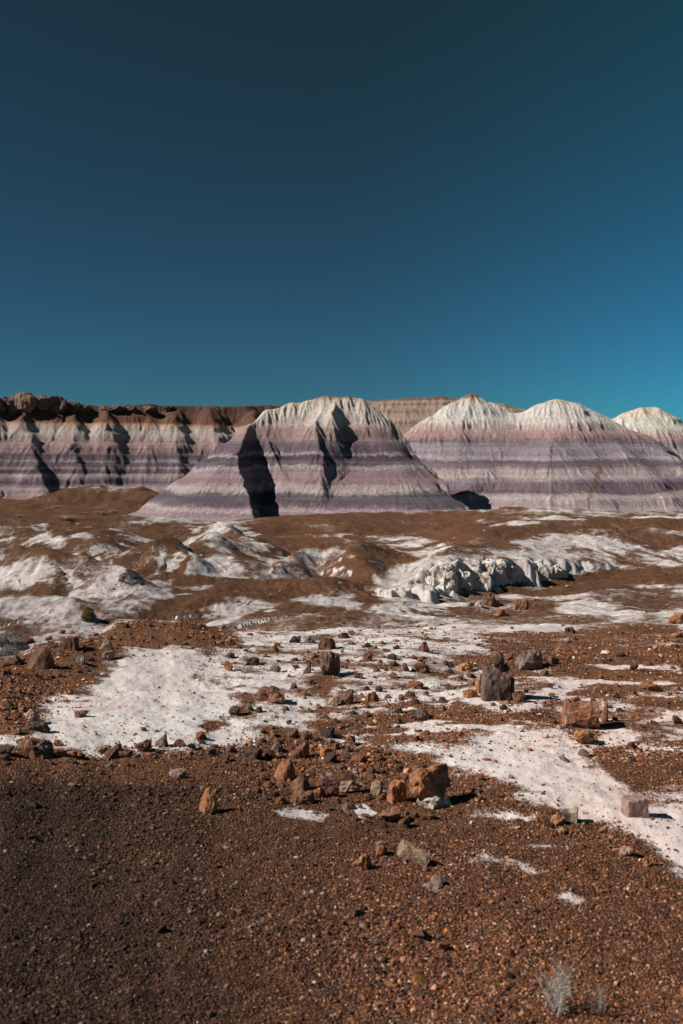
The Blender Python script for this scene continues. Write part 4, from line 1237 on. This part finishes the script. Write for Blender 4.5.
# (column, foot row, width, height, style, colour, tilt, label)
ROCKS = [
    (497, 701, 31, 36, 'block', 'plum', 0, 'large upright plum grey petrified log chunk, the tallest stone at mid right'),
    (479, 694, 8, 21, 'wedge', 'orange', 0, 'narrow orange slab leaning on the left flank of the tall plum grey chunk'),
    (501, 673, 9, 13, 'round', 'dark', 0, 'dark knob perched on top of the tall plum grey chunk'),
    (510, 697, 11, 22, 'block', 'dark', 0, 'dark stub pressed against the right side of the tall plum grey chunk'),
    (471, 698, 17, 8, 'slab', 'orange', 0, 'low orange slab lying left of the tall plum grey chunk'),
    (520, 703, 14, 11, 'round', 'brown', 0, 'small round brown stone at the right foot of the tall plum grey chunk'),
    (531, 671, 29, 22, 'round', 'pinkw', 0, 'cracked pale boulder casting a long shadow behind the tall plum grey chunk'),
    (552, 664, 17, 9, 'chunk', 'red', 0, 'low reddish stone just right of the cracked pale boulder'),
    (466, 672, 16, 9, 'slab', 'gold', 0, 'golden orange flat stone behind and left of the tall plum grey chunk'),
    (449, 668, 12, 7, 'chunk', 'dark', 0, 'blackish stone beside the golden orange flat stone'),
    (451, 690, 11, 7, 'chunk', 'plum', 0, 'small plum coloured stone on pale ground left of the low orange slab'),
    (584, 730, 37, 28, 'log', 'rust', 0, 'thick rust red petrified log section with pale streaks above white clay'),
    (606, 723, 8, 22, 'wedge', 'red', 0, 'thin horn shaped splinter standing at the right end of the red log section'),
    (586, 745, 21, 14, 'round', 'gold', 0, 'rounded orange stone on white clay just below the red log section'),
    (565, 763, 11, 6, 'chunk', 'grey', 0, 'small grey stone alone on the white clay strip'),
    (633, 750, 13, 7, 'chunk', 'brown', 0, 'flat brown stone on clay right of the rounded orange stone'),
    (653, 692, 20, 10, 'chunk', 'orange', 0, 'orange and dark broken stone in the gravel near the right edge'),
    (432, 810, 44, 26, 'chunk', 'orange', 0, 'orange block overhanging a white crusted base with a long black shadow'),
    (397, 804, 20, 22, 'block', 'orange', 0, 'squarish orange brown block immediately left of the overhanging block'),
    (377, 796, 13, 15, 'block', 'tan', 0, 'upright tan block between the squarish block and the tan rubble'),
    (353, 795, 28, 14, 'chunk', 'tan', 0, 'low tan boulder at the left end of the row of blocks'),
    (389, 824, 25, 15, 'chunk', 'brown', 0, 'low brown wedge with square shadow below the row of blocks'),
    (410, 866, 36, 15, 'log', 'tan', 0.45, 'long tan stone tilted down to the right in the near gravel'),
    (382, 857, 12, 11, 'round', 'orange', 0, 'small orange stone above left of the long tan tilted stone'),
    (361, 871, 22, 14, 'chunk', 'orange', 0, 'orange stone with black shadow left of the long tan tilted stone'),
    (437, 891, 18, 11, 'chunk', 'pink', 0, 'pale pinkish stone just below the long tan tilted stone'),
    (207, 814, 20, 27, 'pyramid', 'orange', 0, 'pointed orange pyramid shaped stone alone on dark gravel'),
    (284, 781, 22, 20, 'pyramid', 'orange', 0, 'bright orange angular stone in the central heap'),
    (298, 759, 23, 17, 'wedge', 'brown', 0, 'brown wedge with a sharp upper point at the back of the central heap'),
    (300, 791, 21, 17, 'pyramid', 'brown', 0, 'brown stone with dark right side in the middle of the central heap'),
    (302, 805, 26, 12, 'slab', 'brown', 0, 'flat grey brown slab at the front of the central heap'),
    (320, 798, 14, 9, 'round', 'orange', 0, 'small orange stone right of the flat grey brown slab'),
    (337, 786, 36, 13, 'log', 'red', 0.0, 'reddish log lying level right of the central heap'),
    (326, 758, 13, 12, 'chunk', 'gold', 0, 'stone with bright orange face above the level reddish log'),
    (253, 759, 19, 11, 'chunk', 'dark', 0, 'dark stone on gravel left of the brown pointed wedge'),
    (327, 650, 18, 13, 'block', 'brown', 0, 'brown boulder on the skyline of the stony rise'),
    (330, 677, 21, 25, 'round', 'plum', 0, 'large egg shaped boulder with grey top standing on pale ground'),
    (307, 674, 8, 13, 'wedge', 'brown', 0, 'thin upright brown stone left of the egg shaped boulder'),
    (310, 643, 11, 7, 'round', 'grey', 0, 'small grey stone left of the brown skyline boulder'),
    (295, 643, 12, 7, 'chunk', 'dark', 0, 'small dark stone left of the small grey skyline stone'),
    (275, 672, 12, 8, 'round', 'pink', 0, 'small pinkish rounded stone with thin shadow on pale ground'),
    (252, 666, 14, 7, 'slab', 'dark', 0, 'dark flat stone raised on a pale lump beside its shadow'),
    (228, 671, 9, 10, 'chunk', 'orange', 0, 'small orange stone at the right of the white patch with dark shadow'),
    (269, 703, 34, 15, 'chunk', 'brown', 0, 'broad jagged brown boulder on pale ground below the egg shaped boulder'),
    (424, 652, 12, 11, 'pyramid', 'brown', 0, 'small dark brown pointed stone far up the rise'),
    (392, 660, 10, 5, 'slab', 'dark', 0, 'little dark flat stone on a pale patch below the pointed stone'),
    (421, 673, 20, 9, 'slab', 'red', 0, 'reddish brown flat rock with shadow on the pale stripes'),
    (415, 689, 18, 7, 'slab', 'orange', 0, 'orange flat rock below the reddish brown flat rock'),
    (373, 702, 13, 10, 'chunk', 'orange', 0, 'small orange stone with dark shadow right of the brown wedge pair'),
    (347, 705, 13, 13, 'wedge', 'brown', 0, 'leaning brown wedge below the egg shaped boulder'),
    (331, 706, 14, 11, 'wedge', 'tan', 0, 'tan brown wedge left of the leaning brown wedge'),
    (421, 721, 22, 9, 'slab', 'plum', 0, 'plum grey flat rock just above the long white clay strip'),
    (368, 662, 11, 8, 'chunk', 'brown', 0, 'brown stone right of the egg shaped boulder'),
    (38, 669, 30, 22, 'pyramid', 'brown', 0, 'big brown boulder with a sunlit left edge at far left'),
    (70, 651, 14, 14, 'block', 'red', 0, 'upright reddish stone right of the big brown boulder'),
    (105, 650, 14, 11, 'pyramid', 'tan', 0, 'pale pointed stone on the rise above the white patch'),
    (80, 665, 11, 8, 'round', 'grey', 0, 'blue grey rounded stone right of the big brown boulder'),
    (107, 661, 14, 10, 'chunk', 'pink', 0, 'pinkish broken stone at the upper edge of the white patch'),
    (31, 722, 15, 14, 'chunk', 'pink', 0, 'pale pinkish stone at the left margin of the white patch'),
    (35, 731, 24, 11, 'slab', 'dark', 0, 'dark slab lying under the pale pinkish stone'),
    (14, 735, 12, 9, 'chunk', 'orange', 0, 'small orange stone near the left edge beside the dark slab'),
    (31, 760, 38, 20, 'chunk', 'red', 0, 'large rust brown boulder at the lower left margin of the white patch'),
    (3, 757, 17, 10, 'chunk', 'dark', 0, 'dark stone cut by the left edge beside the large rust boulder'),
    (79, 718, 15, 7, 'chunk', 'brown', 0, 'low brown stone lying out on the left of the white patch'),
    (59, 758, 12, 9, 'chunk', 'red', 0, 'reddish stone just right of the large rust boulder'),
    (75, 758, 18, 9, 'chunk', 'orange', 0, 'orange and dark stone on the lower border of the white patch'),
    (100, 755, 14, 7, 'slab', 'tan', 0, 'flat tan stone on the lower border of the white patch'),
    (142, 753, 20, 14, 'chunk', 'brown', 0, 'heaped brown stone mid way along the lower border of the white patch'),
    (160, 748, 14, 13, 'wedge', 'pink', 0, 'pinkish leaning stone right of the heaped brown stone'),
    (211, 756, 10, 9, 'block', 'dark', 0, 'small black square stone at the lower right of the white patch'),
    (231, 754, 13, 7, 'slab', 'brown', 0, 'brown flat stone right of the small black square stone'),
    (176, 778, 19, 9, 'slab', 'pink', 0, 'pink and grey pebbly cobble in dark gravel under the white patch'),
    (234, 716, 12, 9, 'chunk', 'dark', 0, 'black stone at the right tip of the white patch beside a crack'),
    (638, 818, 25, 21, 'cube', 'pink', 0, 'clean edged brown pink cube of stone on pale clay at right'),
    (572, 824, 17, 13, 'cube', 'banded', 0, 'grey and yellow striped chunk at the edge of the clay strip'),
    (559, 827, 14, 11, 'chunk', 'orange', 0, 'orange stone touching the left of the striped chunk'),
    (551, 829, 8, 9, 'chunk', 'dark', 0, 'small black stone left of the orange stone by the striped chunk'),
    (563, 836, 9, 6, 'round', 'tan', 0, 'little tan stone just below the striped chunk'),
    (628, 858, 13, 10, 'chunk', 'pink', 0, 'peach coloured stone at the edge of clay below the pink cube'),
    (650, 868, 13, 9, 'chunk', 'orange', 0, 'orange stone with black shadow lower right near the clay edge'),
    (494, 607, 18, 13, 'chunk', 'red', 0, 'dark red rock leaning by white chunks below the cut bank'),
    (521, 610, 18, 12, 'block', 'red', 0, 'boxy red brown rock right of the leaning dark red rock'),
    (499, 617, 14, 6, 'slab', 'orange', 0, 'orange slab lying below the leaning dark red rock'),
    (480, 608, 9, 7, 'chunk', 'white', 0, 'white chunk at the left foot of the leaning dark red rock'),
    (473, 607, 8, 6, 'chunk', 'pink', 0, 'pinkish chunk left of the white chunk below the cut bank'),
    (679, 624, 19, 11, 'chunk', 'orange', 0, 'orange rock cut by the right edge on the pale band'),
    (678, 638, 13, 7, 'wedge', 'red', 0, 'small reddish wedge by the right edge below the pale band'),
    (571, 634, 11, 6, 'slab', 'dark', 0, 'little dark slab on brown gravel below the pale band'),
    (355, 918, 17, 8, 'slab', 'brown', 0, 'low brown stone alone in the nearest gravel at centre'),
    (160, 936, 13, 9, 'chunk', 'dark', 0, 'dark lump alone in the nearest gravel at left'),
    (480, 781, 9, 8, 'wedge', 'red', 0, 'small red stone at the edge of the clay strip above the long shadow'),
    (476, 796, 9, 6, 'round', 'grey', 0, 'small blue grey stone in gravel below the small red stone'),
    (512, 779, 7, 4, 'round', 'grey', 0, 'tiny grey stone out on the white clay strip'),
    (548, 688, 11, 5, 'slab', 'brown', 0, 'brown flat stone at the edge of the long boulder shadow'),
]


def place_rock(px, row, w, h, style, mk, tilt, label, seed):
    x, d, z = hit(px, row)
    wm, hm = w * d / F, h * d / F
    dpm = wm * {'slab': 0.9, 'block': 0.85, 'log': 0.62, 'wedge': 0.75}.get(style, 0.85)
    if style == 'log':
        dpm = hm * 1.1
    if w < 10 and h > 15:
        dpm = wm * 1.3
    emb = 0.22
    me = rock_mesh(seed, (wm, dpm, hm * (1 + emb)), style, ROCKM[mk], 3, {'block': 0.055, 'cube': 0.03, 'log': 0.06, 'pyramid': 0.035, 'wedge': 0.05}.get(style, 0.09))
    o = link('rock', me)
    y = d + dpm * 0.42
    zz = min(gz(x, y), gz(x - wm * .35, y), gz(x + wm * .35, y), z + 0.05)
    o.location = (x, y, zz - hm * emb)
    if tilt:
        o.rotation_euler = (0, tilt, -0.35)
        o.location.z += hm * 0.3
    tag(o, label, 'rock')
    return o, (x, y, z, wm, dpm, hm)


made = []
for i, r in enumerate(ROCKS):
    made.append(place_rock(*r, seed=100 + i))

# the overhanging block stands on a white crust, a part of the same rock
ov, (x, y, z, wm, dpm, hm) = made[17]
ov.location.z += 0.06
cr = rock_mesh(777, (wm * 0.80, dpm * 0.95, 0.13), 'chunk', ROCKM['crust'], 3, 0.10)
c = link('crusted_base', cr, ov)
c.location = (wm * 0.06, -dpm * 0.10, -0.075)
c['label'] = 'white salty crust under the orange block'
# the knob stands on the tall chunk
st, (x, y, z, wm, dpm, hm) = made[0]
kn = made[2][0]
kn.location = (x + wm * 0.12, y, st.location.z + hm * 1.02)

# ------------------------------------------------------------------ small stones, one object each
protos = []
for i in range(14):
    sty = ['chunk', 'slab', 'chunk', 'round', 'wedge', 'block', 'chunk'][i % 7]
    protos.append({})
    for mk in ('red', 'brown', 'orange', 'dark', 'pink'):
        me = rock_mesh(400 + i, (1, random.uniform(.7, 1), random.uniform(.45, .75)), sty, ROCKM[mk], 1, 0.07)
        protos[-1][mk] = me
ZONES = [  # (how many, polygon, group, label, px sizes)
    (70, [(0, 640), (60, 640), (150, 622), (240, 628), (260, 640), (190, 650), (130, 648), (60, 690), (0, 740)], 'stones on the rise around the white patch', 'small brown stone in the stony belt above the white patch', (4, 9)),
    (26, [(0, 745), (120, 748), (260, 745), (300, 760), (200, 768), (0, 768)], 'stones along the lower border of the white patch', 'small stone in the border between white patch and dark gravel', (4, 9)),
    (80, [(240, 640), (430, 632), (470, 660), (450, 740), (330, 745), (260, 745), (240, 700)], 'stones on the mottled pale ground', 'small rusty stone scattered on the mottled pale ground', (4, 9)),
    (34, [(255, 745), (360, 760), (440, 800), (400, 830), (300, 815), (250, 790)], 'stones in the central heap', 'small broken stone scattered about the central heap', (5, 10)),
    (34, [(450, 640), (683, 640), (683, 740), (600, 730), (530, 715), (450, 720)], 'stones on the gravel flat', 'small stone scattered on the gravel flat at mid right', (4, 8)),
    (16, [(360, 600), (683, 612), (683, 636), (380, 640)], 'stones on the pale band', 'small stone scattered on the pale band below the cut bank', (3, 6)),
    (24, [(130, 780), (683, 830), (683, 920), (300, 930), (60, 850)], 'cobbles in the near gravel', 'small cobble half sunk in the near gravel', (5, 10)),
]
ORD = 'first second third fourth fifth sixth seventh eighth ninth tenth eleventh twelfth thirteenth fourteenth'.split()
hero_px = [(r[0], r[1], r[2]) for r in ROCKS]
LANDMARK = {0: 'tall plum grey chunk', 6: 'cracked pale boulder', 8: 'golden orange flat stone', 11: 'rust red log section', 13: 'rounded orange stone', 17: 'overhanging orange block', 20: 'low tan boulder', 22: 'long tan tilted stone',
            26: 'orange pyramid stone', 28: 'brown pointed wedge', 30: 'flat grey brown slab', 32: 'level reddish log', 34: 'dark stone near the heap', 35: 'brown skyline boulder', 36: 'egg shaped boulder', 43: 'broad jagged boulder',
            44: 'dark brown pointed stone', 46: 'reddish brown flat rock', 47: 'orange flat rock', 51: 'plum grey flat rock', 53: 'big far left boulder', 54: 'upright reddish stone', 55: 'pale pointed stone', 58: 'pale pinkish margin stone',
            61: 'large rust boulder', 63: 'low brown stone on the white patch', 67: 'heaped brown stone', 69: 'small black square stone', 72: 'black stone by the crack', 73: 'pink stone cube', 74: 'striped chunk', 80: 'leaning dark red rock', 85: 'orange rock at the right edge',
            87: 'little dark slab', 88: 'low brown near stone', 89: 'dark near lump', 25: 'pale pinkish near stone', 16: 'orange broken stone at right', 71: 'pink and grey cobble', 78: 'peach coloured stone'}
used_labels = {}


def stone_label(px, row, spx, mk, sty):
    size = 'tiny' if spx < 4.8 else 'small' if spx < 6.5 else 'fist sized'
    col = {'red': 'rust red', 'brown': 'brown', 'orange': 'orange', 'dark': 'blackish', 'pink': 'pinkish', 'tan': 'tan'}[mk]
    kind = {'slab': 'flat stone', 'round': 'rounded stone', 'wedge': 'sharp stone', 'block': 'blocky stone'}.get(sty, 'stone')
    near = sorted(LANDMARK, key=lambda q: math.hypot(px - ROCKS[q][0], 2 * (row - ROCKS[q][1])))
    for q in near[:3]:
        dx, dy = px - ROCKS[q][0], row - ROCKS[q][1]
        hor = ('just ' if abs(dx) < 30 else '') + ('right of' if dx > 0 else 'left of')
        ver = 'in front of' if dy > 0 else 'behind'
        tries_ = [hor if abs(dx) > 2 * abs(dy) else ver, ver + ' and ' + ('right of' if dx > 0 else 'left of')]
        for rel in tries_:
            lab = f'{size} {col} {kind} {rel} the {LANDMARK[q]}'
            if lab not in used_labels and len(lab.split()) <= 15:
                used_labels[lab] = 1
                return lab
    return None


for cnt, poly, grp, lab, (s0, s1) in ZONES:
    a = np.array(poly)
    k = 0
    tries = 0
    while k < cnt and tries < cnt * 30:
        tries += 1
        px, row = random.uniform(a[:, 0].min(), a[:, 0].max()), random.uniform(a[:, 1].min(), a[:, 1].max())
        if poly_sd(np.array([px]), np.array([row]), poly)[0] < 0:
            continue
        if any(abs(px - q[0]) < q[2] * 0.6 + 3 and -q[2] * 0.7 < row - q[1] < 5 for q in hero_px):
            continue
        x, d, z = hit(px, row)
        c, _ = clay_mask(np.array([x]), np.array([d]), np.array([z]))
        if c[0] > 0.8 and random.random() < 0.85:
            continue
        s = (s0 + (s1 - s0) * random.random() ** 2.2) * d / F
        mk = random.choices(('red', 'brown', 'orange', 'dark', 'pink'), (4, 4, 2.5, 2, 1.5))[0]
        pi = random.randrange(len(protos))
        o = link('stone', protos[pi][mk])
        o.location = (x, d + s * 0.3, gz(x, d + s * 0.3) - s * 0.12)
        o.scale = (s, s, s * random.uniform(.8, 1.15))
        o.rotation_euler = (random.uniform(-.2, .2), random.uniform(-.2, .2), random.uniform(0, 6.28))
        tag(o, stone_label(px, row, s * F / d, mk, ['chunk', 'slab', 'chunk', 'round', 'wedge', 'block', 'chunk'][pi % 7]) or lab, 'stone', grp)
        hero_px.append((px, row, s * F / d))
        k += 1

RUB = [  # mid sized rubble, clustered
    (52, [(258, 738), (340, 738), (420, 775), (455, 812), (400, 835), (330, 815), (255, 800)], 'rocks in the central heap', (8, 17)),
    (16, [(0, 650), (60, 632), (130, 630), (120, 655), (60, 690), (0, 735)], 'rocks on the left of the white patch', (7, 14)),
    (8, [(0, 744), (120, 748), (250, 748), (250, 760), (0, 764)], 'rocks along the lower border of the white patch', (8, 15)),
    (40, [(215, 640), (440, 636), (480, 660), (450, 735), (330, 740), (255, 735)], 'rocks on the mottled pale ground', (7, 14)),
    (24, [(440, 650), (683, 650), (683, 735), (600, 725), (530, 712), (450, 715)], 'rocks on the gravel flat', (7, 13)),
]
PROTO2 = []
for i in range(12):
    sty = ['chunk', 'pyramid', 'slab', 'chunk', 'wedge', 'round'][i % 6]
    PROTO2.append({mk: rock_mesh(600 + i, (1, random.uniform(.75, 1), random.uniform(.5, .85)), sty, ROCKM[mk], 3, 0.07) for mk in ('red', 'brown', 'orange', 'dark', 'tan')})
for cnt, poly, grp, (s0, s1) in RUB:
    a = np.array(poly)
    k = tries = 0
    while k < cnt and tries < cnt * 40:
        tries += 1
        px, row = random.uniform(a[:, 0].min(), a[:, 0].max()), random.uniform(a[:, 1].min(), a[:, 1].max())
        if poly_sd(np.array([px]), np.array([row]), poly)[0] < 0:
            continue
        if any(abs(px - q[0]) < q[2] * 0.55 + 4 and -q[2] * 0.6 < row - q[1] < 5 for q in hero_px):
            continue
        x, d, z = hit(px, row)
        w_ = s0 + (s1 - s0) * random.random() ** 1.8
        s = w_ * d / F
        mk = random.choices(('red', 'brown', 'orange', 'dark', 'tan'), (4, 4, 3, 2, 1))[0]
        pi = random.randrange(len(PROTO2))
        lab = stone_label(px, row, 9, mk, ['chunk', 'pyramid', 'slab', 'chunk', 'wedge', 'round'][pi % 6])
        if lab is None:
            continue
        lab = lab.replace('fist sized', 'head sized' if w_ > 11 else 'fist sized').replace('stone', 'rock', 1)
        o = link('rock', PROTO2[pi][mk])
        o.location = (x, d + s * 0.35, gz(x, d + s * 0.35) - s * 0.13)
        o.scale = (s, s, s * random.uniform(.8, 1.1))
        o.rotation_euler = (random.uniform(-.15, .15), random.uniform(-.15, .15), random.uniform(0, 6.28))
        tag(o, lab, 'rock', grp)
        hero_px.append((px, row, w_))
        k += 1

# ------------------------------------------------------------------ the crumbling clay bank: blocks and buttresses standing along the cut
bank = link('clay_bank', None)
bx_, by_, bz_ = P(470, 590, 36)
bank.location = (bx_, by_, bz_)
tag(bank, 'broken grey white clay ledge with dark shadowed gaps along the gully at mid right', 'clay ledge')
br = random.Random(21)
clay_m = ROCKM['clay'] = rock_material('cracked pale clay', (0.42, 0.35, 0.30), (0.60, 0.53, 0.47), (0.72, 0.66, 0.60), (0.34, 0.24, 0.18), 0.16)
bank_row = [(392, 600), (405, 603), (418, 601), (430, 598), (442, 595), (452, 591), (464, 588), (478, 586), (491, 584), (503, 582), (515, 580.5), (527, 579), (541, 577), (552, 576)]
for (c_, r_) in bank_row:
    for t_ in range(2):
        big_ = math.exp(-((c_ - 497) / 45.0) ** 2)
        cc, rr = c_ + br.uniform(-5, 5), r_ + br.uniform(-4, 2) - t_ * br.uniform(1, 5)
        x, d, z = hit(cc, rr)
        d0 = np.interp(cc, [q[0] for q in bank_row], [31.3, 31.3, 31.9, 32.6, 33.6, 34.3, 35.0, 35.8, 36.4, 36.9, 37.4, 37.9, 38.6, 39.2])
        d = d0 + 0.45 + t_ * 0.6 + br.uniform(-.35, .3)
        x = (cc - CX) * d / F
        wd_ = br.uniform(.45, 1.15) * (0.8 + 0.6 * big_)
        zb = gz((cc - CX) * (d0 - .5) / F, d0 - 0.5) - 0.25
        zt = gz(x, d + 1.0) + br.uniform(-.22, .08)
        hgt = max(0.5, zt - zb)
        me = rock_mesh(3000 + len(bank.children) * 7, (wd_, wd_ * br.uniform(1.0, 1.5), hgt), br.choice(['block', 'block', 'round', 'block', 'chunk']), clay_m, 3, 0.06)
        me.name = 'clay_block'
        o = link('clay_block', me, bank)
        o.location = (x - bx_, d + wd_ * 0.3 - by_, zb - bz_)
        o.rotation_euler = (br.uniform(-.08, .08), br.uniform(-.08, .08), br.uniform(-.5, .4))

# ------------------------------------------------------------------ caprock boulders on the mesa
for i, (px, row, w, h, sty) in enumerate([(-8, 413, 22, 18, 'round'), (5, 411, 12, 14, 'round'), (14, 413, 12, 17, 'round'), (25, 412, 22, 18, 'round'), (46, 413, 20, 17, 'round'), (58, 412, 18, 15, 'round'), (72, 411, 14, 10, 'round'),
                                          (83, 411, 12, 8, 'round'), (108, 409, 12, 5, 'round'), (118, 409, 14, 6, 'round'), (131, 409, 10, 5, 'round'), (150, 409, 12, 5, 'chunk'), (168, 408, 10, 4, 'chunk')]):
    d = 149.0 + SK(px)
    x, y, z = P(px, row, d)
    me = rock_mesh(900 + i, (w * d / F * 1.35, w * d / F * 1.1, h * d / F * 1.3), sty, ROCKM['cap'], 3, 0.07)
    o = link('boulder', me)
    o.location = (x, y, z - 0.5)
    tag(o, f'{ORD[i]} brown caprock boulder from the left edge along the mesa rim', 'boulder', 'caprock boulders on the mesa rim')

# ------------------------------------------------------------------ plants
def blades(n, h, spread, curl, wd, rd, up=0.6):
    V, Fc, C = [], [], []
    for _ in range(n):
        a = rd.uniform(0, 6.283)
        r0 = spread * 0.25 * math.sqrt(rd.random())
        lean = rd.uniform(0.05, curl)
        hh = h * rd.uniform(up, 1.0)
        bx, by = r0 * math.cos(rd.uniform(0, 6.28)), r0 * math.sin(rd.uniform(0, 6.28))
        dx, dy = math.cos(a), math.sin(a)
        b = len(V)
        for k in range(4):
            t = k / 3
            off = lean * spread * t ** 1.7
            w = wd * (1 - t * 0.85)
            cx, cy, cz = bx + dx * off, by + dy * off, hh * (t - 0.25 * lean * t * t)
            V += [(cx - dy * w, cy + dx * w, cz), (cx + dy * w, cy - dx * w, cz), (cx + dx * w, cy + dy * w, cz + w)]
        for k in range(3):
            q = b + k * 3
            for (i, j) in ((0, 1), (1, 2), (2, 0)):
                Fc.append((q + i, q + j, q + 3 + j, q + 3 + i))
        col = rd.choice([(0.56, 0.42, 0.20), (0.62, 0.50, 0.28), (0.45, 0.33, 0.15), (0.50, 0.38, 0.20)])
        C += [col] * 12
    return np.array(V), np.array(Fc), np.array(C)


mat_straw = plain_attr_material('dry straw', 0.9)
rd = random.Random(5)
tufts = [np_mesh('grass_tuft', *blades(70, 0.5, 0.5, 1.0, 0.012, rd)[:2], mat_straw, smooth=True, color=None) for _ in range(0)]
tm = []
for i in range(3):
    V, Fc, C = blades(90, 0.5, 0.5, 1.1, 0.011, rd)
    tm.append(np_mesh('grass_tuft', V, Fc, mat_straw, color=C))
TUFT = [(48, 509), (55, 508), (84, 514), (97, 513), (103, 514), (112, 512), (140, 519), (525, 516), (532, 515), (538, 517), (546, 516), (645, 516), (20, 517), (66, 520)]
TUFT.sort()
for i, (px, row) in enumerate(TUFT):
    x, d, z = hit(px, row)
    o = link('grass_tuft', tm[i % 3])
    o.location = (x, d, z - 0.03)
    s = random.uniform(0.6, 1.1)
    o.scale = (s * 1.9, s * 1.9, s * 0.8)
    o.rotation_euler = (0, 0, random.uniform(0, 6.28))
    tag(o, f'straw coloured dry grass tuft, {ORD[i]} from the left below the banded hills', 'grass tuft', 'dry grass tufts on the plain')


def leafy(n, r, h, rd, cols, leaf):
    V, Fc, C = [], [], []
    for _ in range(n):
        while True:
            v = Vector((rd.uniform(-1, 1), rd.uniform(-1, 1), rd.uniform(0, 1)))
            if v.length < 1 and v.length > 0.35 * rd.random():
                break
        k = 1 + 0.25 * mnoise.noise(v * 2.5)
        c = Vector((v.x * r * k, v.y * r * k, v.z * h * k + 0.01))
        a = Vector((rd.gauss(0, 1), rd.gauss(0, 1), rd.gauss(0.6, 1))).normalized()
        b = a.orthogonal().normalized()
        q = len(V)
        l = leaf * rd.uniform(.6, 1.4)
        for p in (c - a * l, c + b * l * .3, c + a * l, c - b * l * .3):
            V.append(tuple(p))
        Fc.append((q, q + 1, q + 2, q + 3))
        C += [rd.choice(cols)] * 4
    return np.array(V), np.array(Fc), np.array(C)


def twig_mesh(n, h, spread, rd, r0, cols):
    V, Fc, C = [], [], []

    def tube(p0, dirv, L, r, depth):
        pts = [p0]
        dv = dirv.normalized()
        for k in range(4):
            dv = (dv + Vector((rd.gauss(0, .16), rd.gauss(0, .16), rd.gauss(0.02, .12)))).normalized()
            pts.append(pts[-1] + dv * L / 4)
        b = len(V)
        col = rd.choice(cols)
        for k, p in enumerate(pts):
            rr = r * (1 - 0.17 * k)
            o1 = dv.orthogonal().normalized()
            o2 = dv.cross(o1)
            for a in range(3):
                an = a * 2.094
                V.append(tuple(p + o1 * math.cos(an) * rr + o2 * math.sin(an) * rr))
                C.append(col)
        for k in range(4):
            for a in range(3):
                Fc.append((b + k * 3 + a, b + k * 3 + (a + 1) % 3, b + k * 3 + 3 + (a + 1) % 3, b + k * 3 + 3 + a))
        if depth > 0:
            for k in (1, 2, 3, 4):
                for _ in range(rd.choice((1, 1, 2))):
                    tube(pts[k], (dv + Vector((rd.gauss(0, .6), rd.gauss(0, .6), rd.gauss(.25, .4)))), L * rd.uniform(.35, .6), r * .6, depth - 1)
    for _ in range(n):
        a = rd.uniform(0, 6.283)
        ln = rd.uniform(0.1, 1) * spread
        tube(Vector((rd.gauss(0, .012), rd.gauss(0, .012), -.01)), Vector((math.cos(a) * ln, math.sin(a) * ln, 1)), h * rd.uniform(.6, 1), r0, 2)
    return np.array(V), np.array(Fc), np.array(C)


x, d, z = hit(87, 623)
V, Fc, C = leafy(2600, 0.19, 0.33, random.Random(3), [(0.13, 0.11, 0.035), (0.20, 0.15, 0.05), (0.09, 0.085, 0.03), (0.26, 0.18, 0.07)], 0.022)
sh = link('desert_shrub', None)
sh.location = (x, d + 0.15, z)
tag(sh, 'rounded olive yellow shrub at the mouth of the gully on the left', 'shrub')
link('foliage', np_mesh('foliage', V, Fc, mat_straw, color=C), sh)
V, Fc, C = twig_mesh(9, 0.26, 0.7, random.Random(4), 0.006, [(0.12, 0.09, 0.07), (0.16, 0.12, 0.09)])
link('stems', np_mesh('stems', V, Fc, mat_straw, color=C), sh)

x, d, z = hit(556, 1016)
V, Fc, C = twig_mesh(9, 0.12, 0.7, random.Random(11), 0.0024, [(0.46, 0.43, 0.39), (0.36, 0.32, 0.28), (0.52, 0.48, 0.44)])
o = link('dry_shrub', np_mesh('dry_shrub', V, Fc, mat_straw, color=C))
o.location = (x, d, gz(x, d))
tag(o, 'small leafless silvery twig shrub in the gravel at the bottom edge', 'dry shrub')
x, d, z = hit(600, 1012)
V, Fc, C = twig_mesh(9, 0.08, 0.6, random.Random(12), 0.0011, [(0.40, 0.34, 0.30), (0.30, 0.24, 0.2)])
o = link('dry_shrub', np_mesh('dry_shrub', V, Fc, mat_straw, color=C))
o.location = (x, d, gz(x, d))
tag(o, 'lower sparser twig shrub right of the silvery one at the bottom edge', 'dry shrub')

GREYB = [(-12, 652), (2, 646), (10, 652), (16, 645), (22, 650), (6, 656), (-4, 640), (12, 640)]
V, Fc, C = leafy(1500, 0.16, 0.14, random.Random(23), [(0.20, 0.18, 0.16), (0.27, 0.24, 0.22), (0.14, 0.125, 0.115), (0.34, 0.30, 0.27)], 0.016)
gme = np_mesh('sagebrush', V, Fc, mat_straw, color=C)
GREYB = sorted(q for q in GREYB if q[0] > 0)
for i, (px, row) in enumerate(GREYB):
    x, d, z = hit(px, row)
    o = link('sagebrush', gme)
    o.location = (x, d, z - 0.01)
    s = random.uniform(.8, 1.4)
    o.scale = (s, s, s)
    o.rotation_euler = (0, 0, random.uniform(0, 6.28))
    tag(o, f'low grey brush in the dry wash, {ORD[i]} from the left edge', 'shrub', 'grey brush in the wash')
print('objects', len(S.objects))
